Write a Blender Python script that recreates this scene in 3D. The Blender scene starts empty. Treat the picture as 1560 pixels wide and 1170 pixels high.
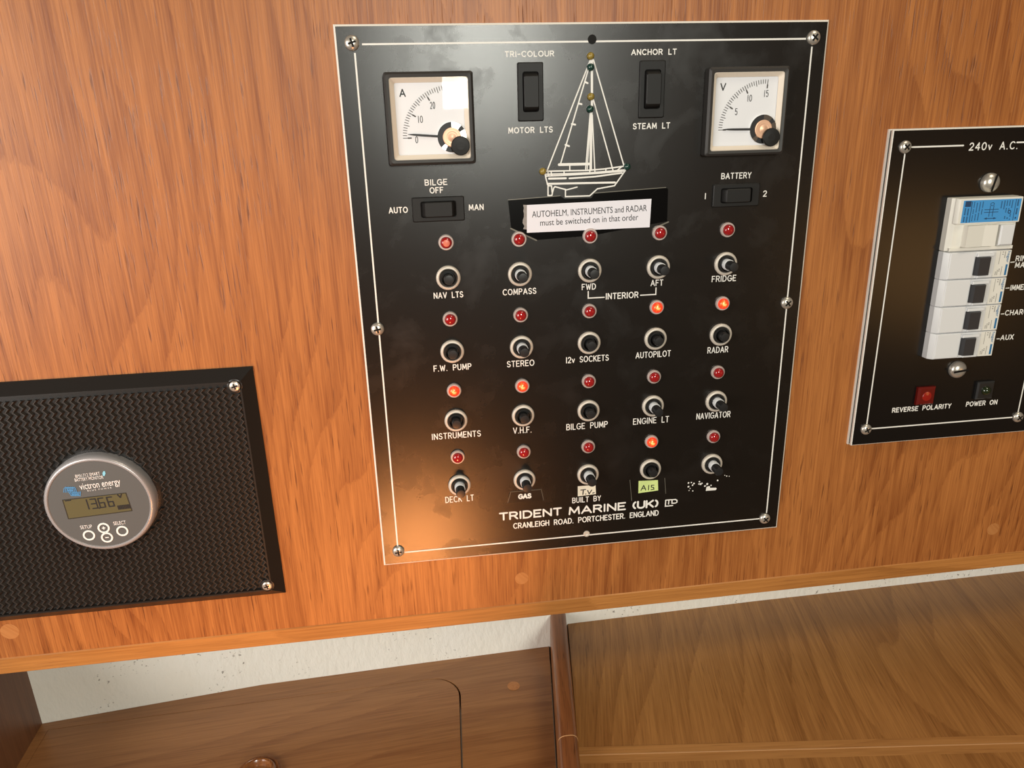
import bpy, bmesh, math, random
from mathutils import Vector, Matrix
random.seed(7)
scene = bpy.context.scene
col = scene.collection
PI = math.pi

# ------------------------------------------------------------------ camera
# metres; the face of the switch panel is the plane y = 0, its top left corner is the origin, x right, z up
F_PX, CX, CY = 1125.3, 780.0, 585.0
ROT = ((0.99034303, -0.13627319, -0.02550092),
       (-0.06820689, -0.31877378, -0.94537352),
       (0.12070005, 0.93798342, -0.32499016))          # world -> camera (x right, y down, z forward)
CAM = Vector((0.0325209, -0.42420776, -0.05332372))
cam_data = bpy.data.cameras.new('camera')
cam_data.sensor_width = 36.0
cam_data.lens = 36.0 * F_PX / 1560.0
cam_data.clip_start = 0.01
cam_data.clip_end = 50
cam = bpy.data.objects.new('camera', cam_data)
col.objects.link(cam)
R = Matrix(ROT)
M3 = Matrix((R[0], -R[1], -R[2])).transposed()          # camera axes in world
cam.matrix_world = Matrix.Translation(CAM) @ M3.to_4x4()
scene.camera = cam

# ------------------------------------------------------------------ light
scene.view_settings.view_transform = 'Standard'
scene.view_settings.look = 'None'
scene.view_settings.gamma = 1.0
scene.view_settings.use_curve_mapping = False
scene.view_settings.exposure = 0.0
world = bpy.data.worlds.new('cabin_ambient')
scene.world = world
world.use_nodes = True
bg = world.node_tree.nodes['Background']
bg.inputs[0].default_value = (1.0, 0.66, 0.42, 1)
bg.inputs[1].default_value = 0.07


def area_light(name, loc, target, sx, sy, power, color):
    d = bpy.data.lights.new(name, 'AREA')
    d.shape = 'RECTANGLE'
    d.size, d.size_y = sx, sy
    d.energy = power
    d.color = color
    o = bpy.data.objects.new(name, d)
    col.objects.link(o)
    o.location = loc
    o.rotation_euler = (Vector(target) - Vector(loc)).to_track_quat('-Z', 'Y').to_euler()
    return o


# small cabin window far behind the camera (mirrored in the ammeter glass)
area_light('cabin_window', (0.32, -2.6, 0.35), (0.32, 0, 0.35), 0.27, 0.64, 30.0, (1.0, 1.0, 0.90))
# added fill light from the left, brightening the wood on that side
area_light('left_fill', (-0.85, -0.75, -0.05), (0.0, 0.0, -0.2), 0.6, 0.6, 10.5, (1.0, 0.94, 0.87))
# added overhead fill, out of view, that brightens the chart table
area_light('overhead_fill', (0.8, -0.9, 1.5), (0.2, 0.0, -0.35), 0.6, 0.6, 10.0, (1.0, 0.88, 0.66))
# added unseen warm light for the orange glow mirrored in the mains panel
area_light('mains_glow_fill', (1.22, -1.2, -0.38), (0.35, 0.0, -0.14), 0.26, 0.26, 0.6, (1.0, 0.5, 0.15))
# added low warm spot, standing in for light bounced off sunlit wood
sp = bpy.data.lights.new('wood_bounce_fill', 'SPOT')
sp.energy = 11.5
sp.color = (1.0, 0.35, 0.10)
sp.shadow_soft_size = 0.07
sp.spot_size = math.radians(32)
sp.spot_blend = 0.35
spo = bpy.data.objects.new('wood_bounce_fill', sp)
col.objects.link(spo)
spo.location = (0.012, -0.6, -0.664)
spo.rotation_euler = (Vector((-0.07, 0.0, -0.28)) - spo.location).to_track_quat('-Z', 'Y').to_euler()


# ------------------------------------------------------------------ materials
def mat(name, color, rough=0.5, metal=0.0, spec=0.5, coat=0.0, emit=None, emit_s=0.0, bump=None):
    m = bpy.data.materials.new(name)
    m.use_nodes = True
    n = m.node_tree.nodes
    b = n['Principled BSDF']
    b.inputs['Base Color'].default_value = (*color, 1)
    b.inputs['Roughness'].default_value = rough
    b.inputs['Metallic'].default_value = metal
    b.inputs['Specular IOR Level'].default_value = spec
    b.inputs['Coat Weight'].default_value = coat
    if emit:
        b.inputs['Emission Color'].default_value = (*emit, 1)
        b.inputs['Emission Strength'].default_value = emit_s
    if bump:
        tc = n.new('ShaderNodeTexCoord')
        nz = n.new('ShaderNodeTexNoise')
        nz.inputs['Scale'].default_value = bump[0]
        nz.inputs['Detail'].default_value = 4
        bp = n.new('ShaderNodeBump')
        bp.inputs['Strength'].default_value = bump[1]
        bp.inputs['Distance'].default_value = bump[2]
        L = m.node_tree.links.new
        L(tc.outputs['Object'], nz.inputs['Vector'])
        L(nz.outputs['Fac'], bp.inputs['Height'])
        L(bp.outputs['Normal'], b.inputs['Normal'])
    return m


class NT:
    def __init__(self, m):
        self.t = m.node_tree
        self.n = self.t.nodes

    def new(self, kind, **kw):
        x = self.n.new(kind)
        for k, v in kw.items():
            setattr(x, k, v)
        return x

    def link(self, a, b):
        self.t.links.new(a, b)

    def math(self, op, a, b=None, clamp=False):
        x = self.new('ShaderNodeMath', operation=op, use_clamp=clamp)
        for i, v in enumerate((a, b)):
            if v is None:
                continue
            if isinstance(v, (int, float)):
                x.inputs[i].default_value = v
            else:
                self.link(v, x.inputs[i])
        return x.outputs[0]

    def noise(self, vec, scale, detail=3, rough=0.5, dist=0.0):
        x = self.new('ShaderNodeTexNoise')
        x.inputs['Scale'].default_value = scale
        x.inputs['Detail'].default_value = detail
        x.inputs['Roughness'].default_value = rough
        x.inputs['Distortion'].default_value = dist
        self.link(vec, x.inputs['Vector'])
        return x.outputs['Fac']

    def ramp(self, fac, stops):
        x = self.new('ShaderNodeValToRGB')
        e = x.color_ramp.elements
        e[0].position, e[0].color = stops[0][0], (*stops[0][1], 1)
        e[1].position, e[1].color = stops[1][0], (*stops[1][1], 1)
        for p, c in stops[2:]:
            k = e.new(p)
            k.color = (*c, 1)
        self.link(fac, x.inputs[0])
        return x.outputs[0]

    def mapping(self, vec, scale=(1, 1, 1), rot=(0, 0, 0), loc=(0, 0, 0)):
        x = self.new('ShaderNodeMapping')
        x.inputs['Scale'].default_value = scale
        x.inputs['Rotation'].default_value = rot
        x.inputs['Location'].default_value = loc
        self.link(vec, x.inputs['Vector'])
        return x.outputs[0]

    def mix(self, fac, a, b, blend='MIX'):
        x = self.new('ShaderNodeMix', data_type='RGBA', blend_type=blend)
        for sock, v in ((x.inputs[0], fac), (x.inputs[6], a), (x.inputs[7], b)):
            if isinstance(v, (int, float)):
                sock.default_value = v
            elif isinstance(v, tuple):
                sock.default_value = (*v, 1)
            else:
                self.link(v, sock)
        return x.outputs[2]


def wood(name, light, dark, pore, axis='Z', yaw=0.0, tilt=0.0, rough=0.42, seed=0.0, rings=55.0, wander=0.05,
         pores=0.8, contrast=1.0, bump=0.25, coat=0.0):
    """teak with the grain along the given axis; the coordinates are real metres on the board"""
    m = mat(name, light, rough, coat=coat)
    t = NT(m)
    b = t.n['Principled BSDF']
    tc = t.new('ShaderNodeTexCoord').outputs['Object']
    rot = {'Z': (0, tilt, 0), 'Y': (PI / 2, 0, yaw), 'X': (0, PI / 2, yaw)}[axis]
    # after this the grain runs along z
    if axis == 'Z':
        v = t.mapping(tc, rot=(0, tilt, 0), loc=(seed, seed * 0.7, seed * 1.3))
    elif axis == 'Y':
        r1 = t.mapping(tc, rot=(0, 0, yaw))
        v = t.mapping(r1, rot=(PI / 2, 0, 0), loc=(seed, seed * 0.7, seed * 1.3))
    else:
        r1 = t.mapping(tc, rot=(0, 0, yaw))
        v = t.mapping(r1, rot=(0, PI / 2, 0), loc=(seed, seed * 0.7, seed * 1.3))
    low = t.noise(t.mapping(v, scale=(1, 1, 0.30)), 6.0, 2, 0.5)
    fib = t.noise(t.mapping(v, scale=(1, 1, 0.022)), 1000.0, 3, 0.6)
    fib2 = t.noise(t.mapping(v, scale=(1, 1, 0.04)), 300.0, 3, 0.6)
    broad = t.noise(t.mapping(v, scale=(1, 1, 0.15)), 16.0, 3, 0.55)
    sep = t.new('ShaderNodeSeparateXYZ')
    t.link(v, sep.inputs[0])
    u = t.math('ADD', t.math('ADD', sep.outputs[0], sep.outputs[1]), t.math('MULTIPLY', low, wander * 6))
    u = t.math('ADD', u, t.math('MULTIPLY', t.math('ADD', fib2, fib), 0.0045))
    ring = t.math('POWER', t.math('FRACT', t.math('MULTIPLY', u, rings)), 1.8)
    f = t.math('MULTIPLY', t.math('SUBTRACT', ring, 0.36), 0.42 * contrast)
    f = t.math('ADD', f, t.math('MULTIPLY', t.math('SUBTRACT', fib, 0.5), 1.7))
    f = t.math('ADD', f, t.math('MULTIPLY', t.math('SUBTRACT', fib2, 0.5), 1.4))
    f = t.math('ADD', f, t.math('MULTIPLY', t.math('SUBTRACT', broad, 0.5), 0.9 * contrast))
    f = t.math('ADD', f, 0.45, clamp=True)
    base = t.mix(f, light, dark)
    pn = t.noise(t.mapping(v, scale=(1, 1, 0.05)), 900.0, 2, 0.5)
    pm = t.noise(t.mapping(v, scale=(1, 1, 0.3)), 30.0, 2, 0.5)
    pf = t.math('MULTIPLY', t.math('SUBTRACT', t.math('ADD', pn, t.math('MULTIPLY', pm, 0.35)), 0.80), 9.0, clamp=True)
    pf = t.math('MULTIPLY', pf, pores)
    c = t.mix(pf, base, pore)
    t.link(c, b.inputs['Base Color'])
    bp = t.new('ShaderNodeBump')
    bp.inputs['Strength'].default_value = bump
    bp.inputs['Distance'].default_value = 0.0006
    h = t.math('SUBTRACT', t.math('MULTIPLY', fib, 0.6), t.math('MULTIPLY', pf, 0.8))
    t.link(h, bp.inputs['Height'])
    t.link(bp.outputs['Normal'], b.inputs['Normal'])
    return m


M = {}
M['teak'] = wood('teak_veneer', (0.47, 0.172, 0.042), (0.235, 0.066, 0.0125), (0.12, 0.030, 0.006), 'Z', seed=0.37, pores=0.75, contrast=0.8)
M['lip'] = wood('teak_lipping', (0.50, 0.21, 0.052), (0.33, 0.125, 0.026), (0.22, 0.075, 0.02), 'X', seed=1.9, rings=20, pores=0.4)
M['plug'] = wood('teak_plug', (0.52, 0.225, 0.070), (0.40, 0.145, 0.038), (0.2, 0.06, 0.015), 'Z', tilt=0.8, seed=4.4, rings=20, pores=0.3)
M['deck'] = wood('locker_teak', (0.36, 0.165, 0.058), (0.23, 0.092, 0.030), (0.13, 0.048, 0.015), 'X', yaw=-0.05, seed=2.6,
                 rings=40, wander=0.04, pores=0.25, rough=0.36, bump=0.1)
M['table'] = wood('chart_table_teak', (0.44, 0.212, 0.062), (0.25, 0.105, 0.026), (0.14, 0.052, 0.013), 'Y', yaw=0.22, seed=3.3,
                  rings=38, wander=0.05, pores=0.55, contrast=1.05, rough=0.38, bump=0.15)
M['batten'] = wood('edge_batten_teak', (0.50, 0.25, 0.080), (0.38, 0.175, 0.050), (0.2, 0.08, 0.02), 'X', yaw=0.128, seed=5.1, rings=30,
                   pores=0.3, rough=0.36)
M['rail'] = wood('rail_teak', (0.28, 0.105, 0.036), (0.155, 0.052, 0.017), (0.06, 0.018, 0.006), 'Y', yaw=0.15, seed=6.2, rings=70,
                 pores=0.8, rough=0.3)
M['bulkhead'] = wood('bulkhead_teak', (0.20, 0.085, 0.036), (0.14, 0.056, 0.024), (0.1, 0.035, 0.012), 'Z', seed=7.7, pores=0.3)
M['knob'] = wood('ring_teak', (0.30, 0.115, 0.035), (0.17, 0.058, 0.018), (0.07, 0.02, 0.006), 'Y', seed=8.3, pores=0.6, rough=0.22, coat=0.5)


def hull_paint():
    m = mat('hull_paint', (0.82, 0.81, 0.74), 0.55)
    t = NT(m)
    b = t.n['Principled BSDF']
    tc = t.new('ShaderNodeTexCoord').outputs['Object']
    n1 = t.noise(tc, 420.0, 3, 0.6)
    patch = t.noise(t.mapping(tc, loc=(0.3, 0.1, 0.2)), 26.0, 2, 0.5)
    spots = t.math('MULTIPLY', t.math('SUBTRACT', n1, 0.63), 22.0, clamp=True)
    area = t.math('MULTIPLY', t.math('SUBTRACT', patch, 0.51), 14.0, clamp=True)
    f = t.math('MULTIPLY', spots, t.math('MULTIPLY', area, 0.75))
    stain = t.noise(tc, 9.0, 3, 0.5)
    c0 = t.mix(stain, (0.78, 0.74, 0.62), (0.86, 0.87, 0.84))
    t.link(t.mix(f, c0, (0.16, 0.14, 0.11)), b.inputs['Base Color'])
    bn = t.noise(t.mapping(tc, rot=(0, 0.5, 0), scale=(1, 1, 0.45)), 230.0, 3, 0.55)
    bp = t.new('ShaderNodeBump')
    bp.inputs['Strength'].default_value = 0.6
    bp.inputs['Distance'].default_value = 0.0015
    t.link(bn, bp.inputs['Height'])
    t.link(bp.outputs['Normal'], b.inputs['Normal'])
    return m


M['hull'] = hull_paint()


def panel_black():
    """satin black engraving laminate with fingermarks"""
    m = mat('black_laminate', (0.0085, 0.0062, 0.0045), 0.40, spec=0.55)
    t = NT(m)
    b = t.n['Principled BSDF']
    tc = t.new('ShaderNodeTexCoord').outputs['Object']
    smear = t.noise(tc, 28.0, 5, 0.62, 0.4)
    s = t.math('MULTIPLY', t.math('SUBTRACT', smear, 0.52), 4.0, clamp=True)
    t.link(t.math('ADD', t.math('MULTIPLY', s, 0.12), 0.26), b.inputs['Roughness'])
    fine = t.noise(tc, 2600.0, 2, 0.5)
    bp = t.new('ShaderNodeBump')
    bp.inputs['Strength'].default_value = 0.10
    bp.inputs['Distance'].default_value = 0.0002
    t.link(fine, bp.inputs['Height'])
    t.link(bp.outputs['Normal'], b.inputs['Normal'])
    return m


M['panel'] = panel_black()
M['acpanel'] = mat('gloss_black_laminate', (0.006, 0.005, 0.0045), 0.24, spec=0.5)
M['core'] = mat('white_core', (0.80, 0.77, 0.70), 0.5)
M['engrave'] = mat('engraved_white', (0.86, 0.84, 0.79), 0.55)
M['chrome'] = mat('screw_steel', (0.66, 0.62, 0.55), 0.30, 0.7)
M['dark'] = mat('recess_shade', (0.006, 0.005, 0.004), 0.6, spec=0.2)  # dark colour put in for the shade inside slots, hole and wells
M['nut'] = mat('satin_nut', (0.66, 0.60, 0.52), 0.42, 0.2)
M['black_plastic'] = mat('black_plastic', (0.011, 0.0105, 0.010), 0.48, spec=0.3)
M['black_gloss'] = mat('black_button', (0.016, 0.016, 0.0165), 0.34)
M['bezel_plastic'] = mat('meter_bezel_plastic', (0.030, 0.028, 0.026), 0.5)
M['band'] = mat('white_band', (0.78, 0.80, 0.82), 0.35)
M['lens_off'] = mat('red_lens', (0.35, 0.012, 0.014), 0.12, spec=0.6, coat=0.6)
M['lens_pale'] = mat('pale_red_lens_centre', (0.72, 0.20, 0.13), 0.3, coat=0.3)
M['lamp_ring'] = mat('lamp_ring', (0.60, 0.50, 0.46), 0.35, 0.25)
M['dial'] = mat('dial_white', (0.82, 0.83, 0.86), 0.5)
M['dial_edge'] = mat('meter_cream_rim', (0.82, 0.72, 0.60), 0.45)
M['ink'] = mat('black_ink', (0.012, 0.012, 0.014), 0.5)
M['tick'] = mat('scale_ink', (0.06, 0.055, 0.05), 0.5)
M['copper'] = mat('copper_coil', (0.82, 0.50, 0.33), 0.4, 0.35)
M['silver'] = mat('polished_metal', (0.82, 0.80, 0.76), 0.18, 1.0)
M['paper'] = mat('white_paper', (0.84, 0.82, 0.88), 0.6)
M['paper_old'] = mat('cream_paper', (0.80, 0.76, 0.62), 0.6)
M['paper_lime'] = mat('lime_paper', (0.66, 0.80, 0.30), 0.6)
M['tape'] = mat('black_tape', (0.002, 0.002, 0.0022), 0.16, spec=0.35)
M['label_tape'] = mat('black_label_tape', (0.004, 0.0038, 0.0036), 0.3, spec=0.45)
M['tape_edge'] = mat('clear_tape_edge', (0.16, 0.15, 0.12), 0.3)
M['clear_wrap'] = mat('crumpled_clear_tape', (0.34, 0.31, 0.29), 0.15)
M['amber'] = mat('amber_bead', (0.30, 0.21, 0.04), 0.2, coat=0.5)
M['green'] = mat('green_bead', (0.010, 0.045, 0.035), 0.15, coat=0.5)
M['vent'] = mat('black_printed_plastic', (0.032, 0.026, 0.022), 0.42)
M['vent_edge'] = mat('black_printed_edge', (0.014, 0.013, 0.012), 0.36)
M['mon_bezel'] = mat('grey_bezel', (0.42, 0.41, 0.42), 0.3, 0.3)
M['mon_face'] = mat('grey_face', (0.103, 0.108, 0.107), 0.45)
M['mon_white'] = mat('printed_white', (0.85, 0.85, 0.84), 0.5)
M['mon_blue'] = mat('printed_blue', (0.07, 0.26, 0.52), 0.5)
M['mon_cyan'] = mat('printed_cyan', (0.25, 0.62, 0.80), 0.5)
M['lcd'] = mat('lcd_olive', (0.125, 0.112, 0.056), 0.25)
M['lcd_edge'] = mat('lcd_surround', (0.035, 0.03, 0.02), 0.4)
M['mcb'] = mat('white_breaker_case', (0.74, 0.75, 0.76), 0.35)
M['cream'] = mat('cream_breaker_case', (0.80, 0.78, 0.71), 0.38)
M['toggle'] = mat('charcoal_toggle', (0.030, 0.030, 0.034), 0.42)
M['blue_label'] = mat('blue_label', (0.055, 0.31, 0.68), 0.45)
M['blue_ink'] = mat('blue_print', (0.02, 0.16, 0.36), 0.5)
M['label_ink'] = mat('label_ink', (0.012, 0.05, 0.13), 0.5)
M['grey_ink'] = mat('grey_ink', (0.22, 0.21, 0.19), 0.5)
M['neon'] = mat('dull_red_lens', (0.13, 0.008, 0.005), 0.2, coat=0.4)
M['neon_c'] = mat('dull_red_lens_centre', (0.30, 0.014, 0.008), 0.2, coat=0.4)
M['green_dark'] = mat('dark_green_lens', (0.012, 0.022, 0.008), 0.12, coat=0.6)
M['glue'] = mat('pale_glue', (0.62, 0.36, 0.17), 0.4)


def lit_lens():
    m = mat('lit_red_lens', (0.4, 0.03, 0.01), 0.15)
    t = NT(m)
    b = t.n['Principled BSDF']
    tc = t.new('ShaderNodeTexCoord').outputs['Object']
    v = t.mapping(tc, scale=(1, 0, 1), loc=(0.0004, 0, -0.0004))
    ln = t.new('ShaderNodeVectorMath', operation='LENGTH')
    t.link(v, ln.inputs[0])
    d = t.math('DIVIDE', ln.outputs['Value'], 0.0042)
    nz = t.noise(tc, 700.0, 1, 0.5)
    d = t.math('ADD', d, t.math('MULTIPLY', t.math('SUBTRACT', nz, 0.5), 0.9))
    c = t.ramp(d, [(0.10, (1.0, 0.72, 0.22)), (1.0, (0.62, 0.022, 0.010)), (0.32, (1.0, 0.22, 0.03)), (0.55, (0.85, 0.045, 0.014))])
    t.link(c, b.inputs['Emission Color'])
    b.inputs['Emission Strength'].default_value = 1.1
    return m


M['lens_on'] = lit_lens()


def glass():
    m = bpy.data.materials.new('clear_cover')
    m.use_nodes = True
    t = NT(m)
    t.n.remove(t.n['Principled BSDF'])
    out = t.n['Material Output']
    tr = t.new('ShaderNodeBsdfTransparent')
    gl = t.new('ShaderNodeBsdfGlossy')
    gl.inputs['Roughness'].default_value = 0.02
    fr = t.new('ShaderNodeFresnel')
    fr.inputs['IOR'].default_value = 1.27
    mx = t.new('ShaderNodeMixShader')
    ge = t.new('ShaderNodeNewGeometry')
    t.link(t.math('MULTIPLY', fr.outputs[0], t.math('SUBTRACT', 1.0, ge.outputs['Backfacing'])), mx.inputs[0])
    t.link(tr.outputs[0], mx.inputs[1])
    t.link(gl.outputs[0], mx.inputs[2])
    t.link(mx.outputs[0], out.inputs[0])
    return m


M['glass'] = glass()


# ------------------------------------------------------------------ geometry helpers
def at(px, py, h=0.0):
    """point of the plane h in front of the panel face that the photograph shows at a pixel -> (x, z)"""
    d = Vector(((px - CX) / F_PX, (py - CY) / F_PX, 1.0))
    w = R.transposed() @ d
    k = (-h - CAM.y) / w.y
    p = CAM + w * k
    return p.x, p.z


class MB:
    """collects shapes in panel axes (u right, v up, w out of the wall)"""

    def __init__(self):
        self.v, self.f, self.m = [], [], []

    def add(self, verts, faces, mi=0):
        o = len(self.v)
        self.v += verts
        self.f += [tuple(i + o for i in f) for f in faces]
        self.m += [mi] * len(faces)

    def loft(self, rings, cap0=False, cap1=True, mi=0, mis=None):
        """rings: list of ([(u, v)...], w)"""
        n = len(rings[0][0])
        vs, fs, ms = [], [], []
        for poly, w in rings:
            vs += [(p[0], p[1], w) for p in poly]
        for k in range(len(rings) - 1):
            for i in range(n):
                j = (i + 1) % n
                fs.append((k * n + i, k * n + j, (k + 1) * n + j, (k + 1) * n + i))
                ms.append(mis[k] if mis else mi)
        if cap0:
            fs.append(tuple(range(n - 1, -1, -1)))
            ms.append(mis[0] if mis else mi)
        if cap1:
            fs.append(tuple((len(rings) - 1) * n + i for i in range(n)))
            ms.append(mis[-1] if mis else mi)
        o = len(self.v)
        self.v += vs
        self.f += [tuple(i + o for i in f) for f in fs]
        self.m += ms

    def lathe(self, profile, c=(0, 0), n=32, cap0=False, cap1=True, mi=0, mis=None):
        self.loft([([(c[0] + r * math.cos(2 * PI * i / n), c[1] + r * math.sin(2 * PI * i / n)) for i in range(n)], w)
                   for r, w in profile], cap0, cap1, mi, mis)

    def block(self, u0, u1, v0, v1, w0, w1, ch=0.0, r=0.0, mi=0, cap0=True):
        ch0 = ch if ch else 0
        rings = [(rrect(u0, u1, v0, v1, r), w0), (rrect(u0, u1, v0, v1, r), w1 - ch0)]
        if ch0:
            rings.append((rrect(u0 + ch0, u1 - ch0, v0 + ch0, v1 - ch0, max(r - ch0, 0)), w1))
        self.loft(rings, cap0, True, mi)

    def poly(self, pts, w, mi=0):
        self.add([(p[0], p[1], w) for p in pts], [tuple(range(len(pts)))], mi)

    def ribbon(self, pts, width, w, mi=0, caps=True):
        """one mitred strip with round ends; no two faces of it lie on each other"""
        p = [pts[0]]
        for a in pts[1:]:
            if math.hypot(a[0] - p[-1][0], a[1] - p[-1][1]) > 1e-7:
                p.append(a)
        if len(p) < 2:
            return
        for k in range(1, len(p) - 1):      # very sharp corners: two strips
            ax, ay, bx, by = p[k][0] - p[k - 1][0], p[k][1] - p[k - 1][1], p[k + 1][0] - p[k][0], p[k + 1][1] - p[k][1]
            if (ax * bx + ay * by) < -0.25 * math.hypot(ax, ay) * math.hypot(bx, by):
                self.ribbon(p[:k + 1], width, w, mi, caps)
                self.ribbon(p[k:], width, w, mi, caps)
                return
        self.lift = (getattr(self, 'lift', 0) + 1) % 24
        w = w + self.lift * 2.5e-6
        hw = width / 2
        closed = len(p) > 3 and math.hypot(p[0][0] - p[-1][0], p[0][1] - p[-1][1]) < width * 0.3
        if closed:
            p = p[:-1]
        n = len(p)
        nseg = n if closed else n - 1
        nrm = []
        for k in range(nseg):
            a, b = p[k], p[(k + 1) % n]
            L = math.hypot(b[0] - a[0], b[1] - a[1])
            nrm.append((-(b[1] - a[1]) / L, (b[0] - a[0]) / L))
        vs = []
        for k in range(n):
            n0 = nrm[k - 1] if (k > 0 or closed) else nrm[0]
            n1 = nrm[k] if k < nseg else nrm[-1]
            mx, my = n0[0] + n1[0], n0[1] + n1[1]
            q = mx * mx + my * my
            if q < 0.35:
                mx, my, q = n1[0], n1[1], 2.0
                f = hw
                vs += [(p[k][0] - mx * f, p[k][1] - my * f, w), (p[k][0] + mx * f, p[k][1] + my * f, w)]
                continue
            f = 2 * hw / q
            w += 0.6e-6
            vs += [(p[k][0] - mx * f, p[k][1] - my * f, w), (p[k][0] + mx * f, p[k][1] + my * f, w)]
        fs = []
        for k in range(nseg):
            j = (k + 1) % n
            fs.append((2 * k, 2 * j, 2 * j + 1, 2 * k + 1))
        self.add(vs, fs, mi)
        if caps and not closed:
            for e, (nx, ny), sg in ((p[0], nrm[0], -1), (p[-1], nrm[-1], 1)):
                tx, ty = ny * sg, -nx * sg
                arc_ = []
                for i in range(7):
                    t = PI * i / 6
                    arc_.append((e[0] + hw * (-nx * sg * math.cos(t) + tx * math.sin(t)), e[1] + hw * (-ny * sg * math.cos(t) + ty * math.sin(t)), w))
                self.add(arc_, [tuple(range(7))], mi)

    def build(self, name, mats, parent=None, loc=(0, 0, 0), smooth=False, raw=False, angle=35):
        me = bpy.data.meshes.new(name)
        vs = self.v if raw else [(u, -w, v) for u, v, w in self.v]
        me.from_pydata(vs, [], self.f)
        for x in (mats if isinstance(mats, (list, tuple)) else [mats]):
            me.materials.append(x)
        me.polygons.foreach_set('material_index', self.m)
        bm = bmesh.new()
        bm.from_mesh(me)
        bmesh.ops.remove_doubles(bm, verts=bm.verts, dist=1e-7) if smooth else None
        bmesh.ops.recalc_face_normals(bm, faces=bm.faces) if smooth or raw else None
        bm.to_mesh(me)
        bm.free()
        if smooth:
            me.shade_smooth()
            me.set_sharp_from_angle(angle=math.radians(angle))
        me.update()
        o = bpy.data.objects.new(name, me)
        col.objects.link(o)
        o.location = loc
        if parent:
            o.parent = parent
        return o


def rrect(u0, u1, v0, v1, r=0.0, n=5):
    if r <= 0:
        return [(u0, v0), (u1, v0), (u1, v1), (u0, v1)]
    out = []
    for cx, cy, a in ((u1 - r, v0 + r, -90), (u1 - r, v1 - r, 0), (u0 + r, v1 - r, 90), (u0 + r, v0 + r, 180)):
        for i in range(n + 1):
            t = math.radians(a + 90 * i / n)
            out.append((cx + r * math.cos(t), cy + r * math.sin(t)))
    return out


def tag(o, label, cat, group=None):
    o['label'] = label
    o['category'] = cat
    if group:
        o['group'] = group
    return o


def thing(name, label, cat, loc=(0, 0, 0), group=None):
    o = bpy.data.objects.new(name, None)
    o.empty_display_size = 0.02
    col.objects.link(o)
    o.location = loc
    return tag(o, label, cat, group)


def copy_part(o, parent, loc):
    c = o.copy()
    col.objects.link(c)
    c.parent = parent
    c.location = loc
    for ch in list(o.children):
        d = ch.copy()
        col.objects.link(d)
        d.parent = c
    return c


# ------------------------------------------------------------------ single stroke engraving letters
def arc(cx, cy, rx, ry, a0, a1, n=10):
    return [(cx + rx * math.cos(math.radians(a0 + (a1 - a0) * i / n)), cy + ry * math.sin(math.radians(a0 + (a1 - a0) * i / n)))
            for i in range(n + 1)]


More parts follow.
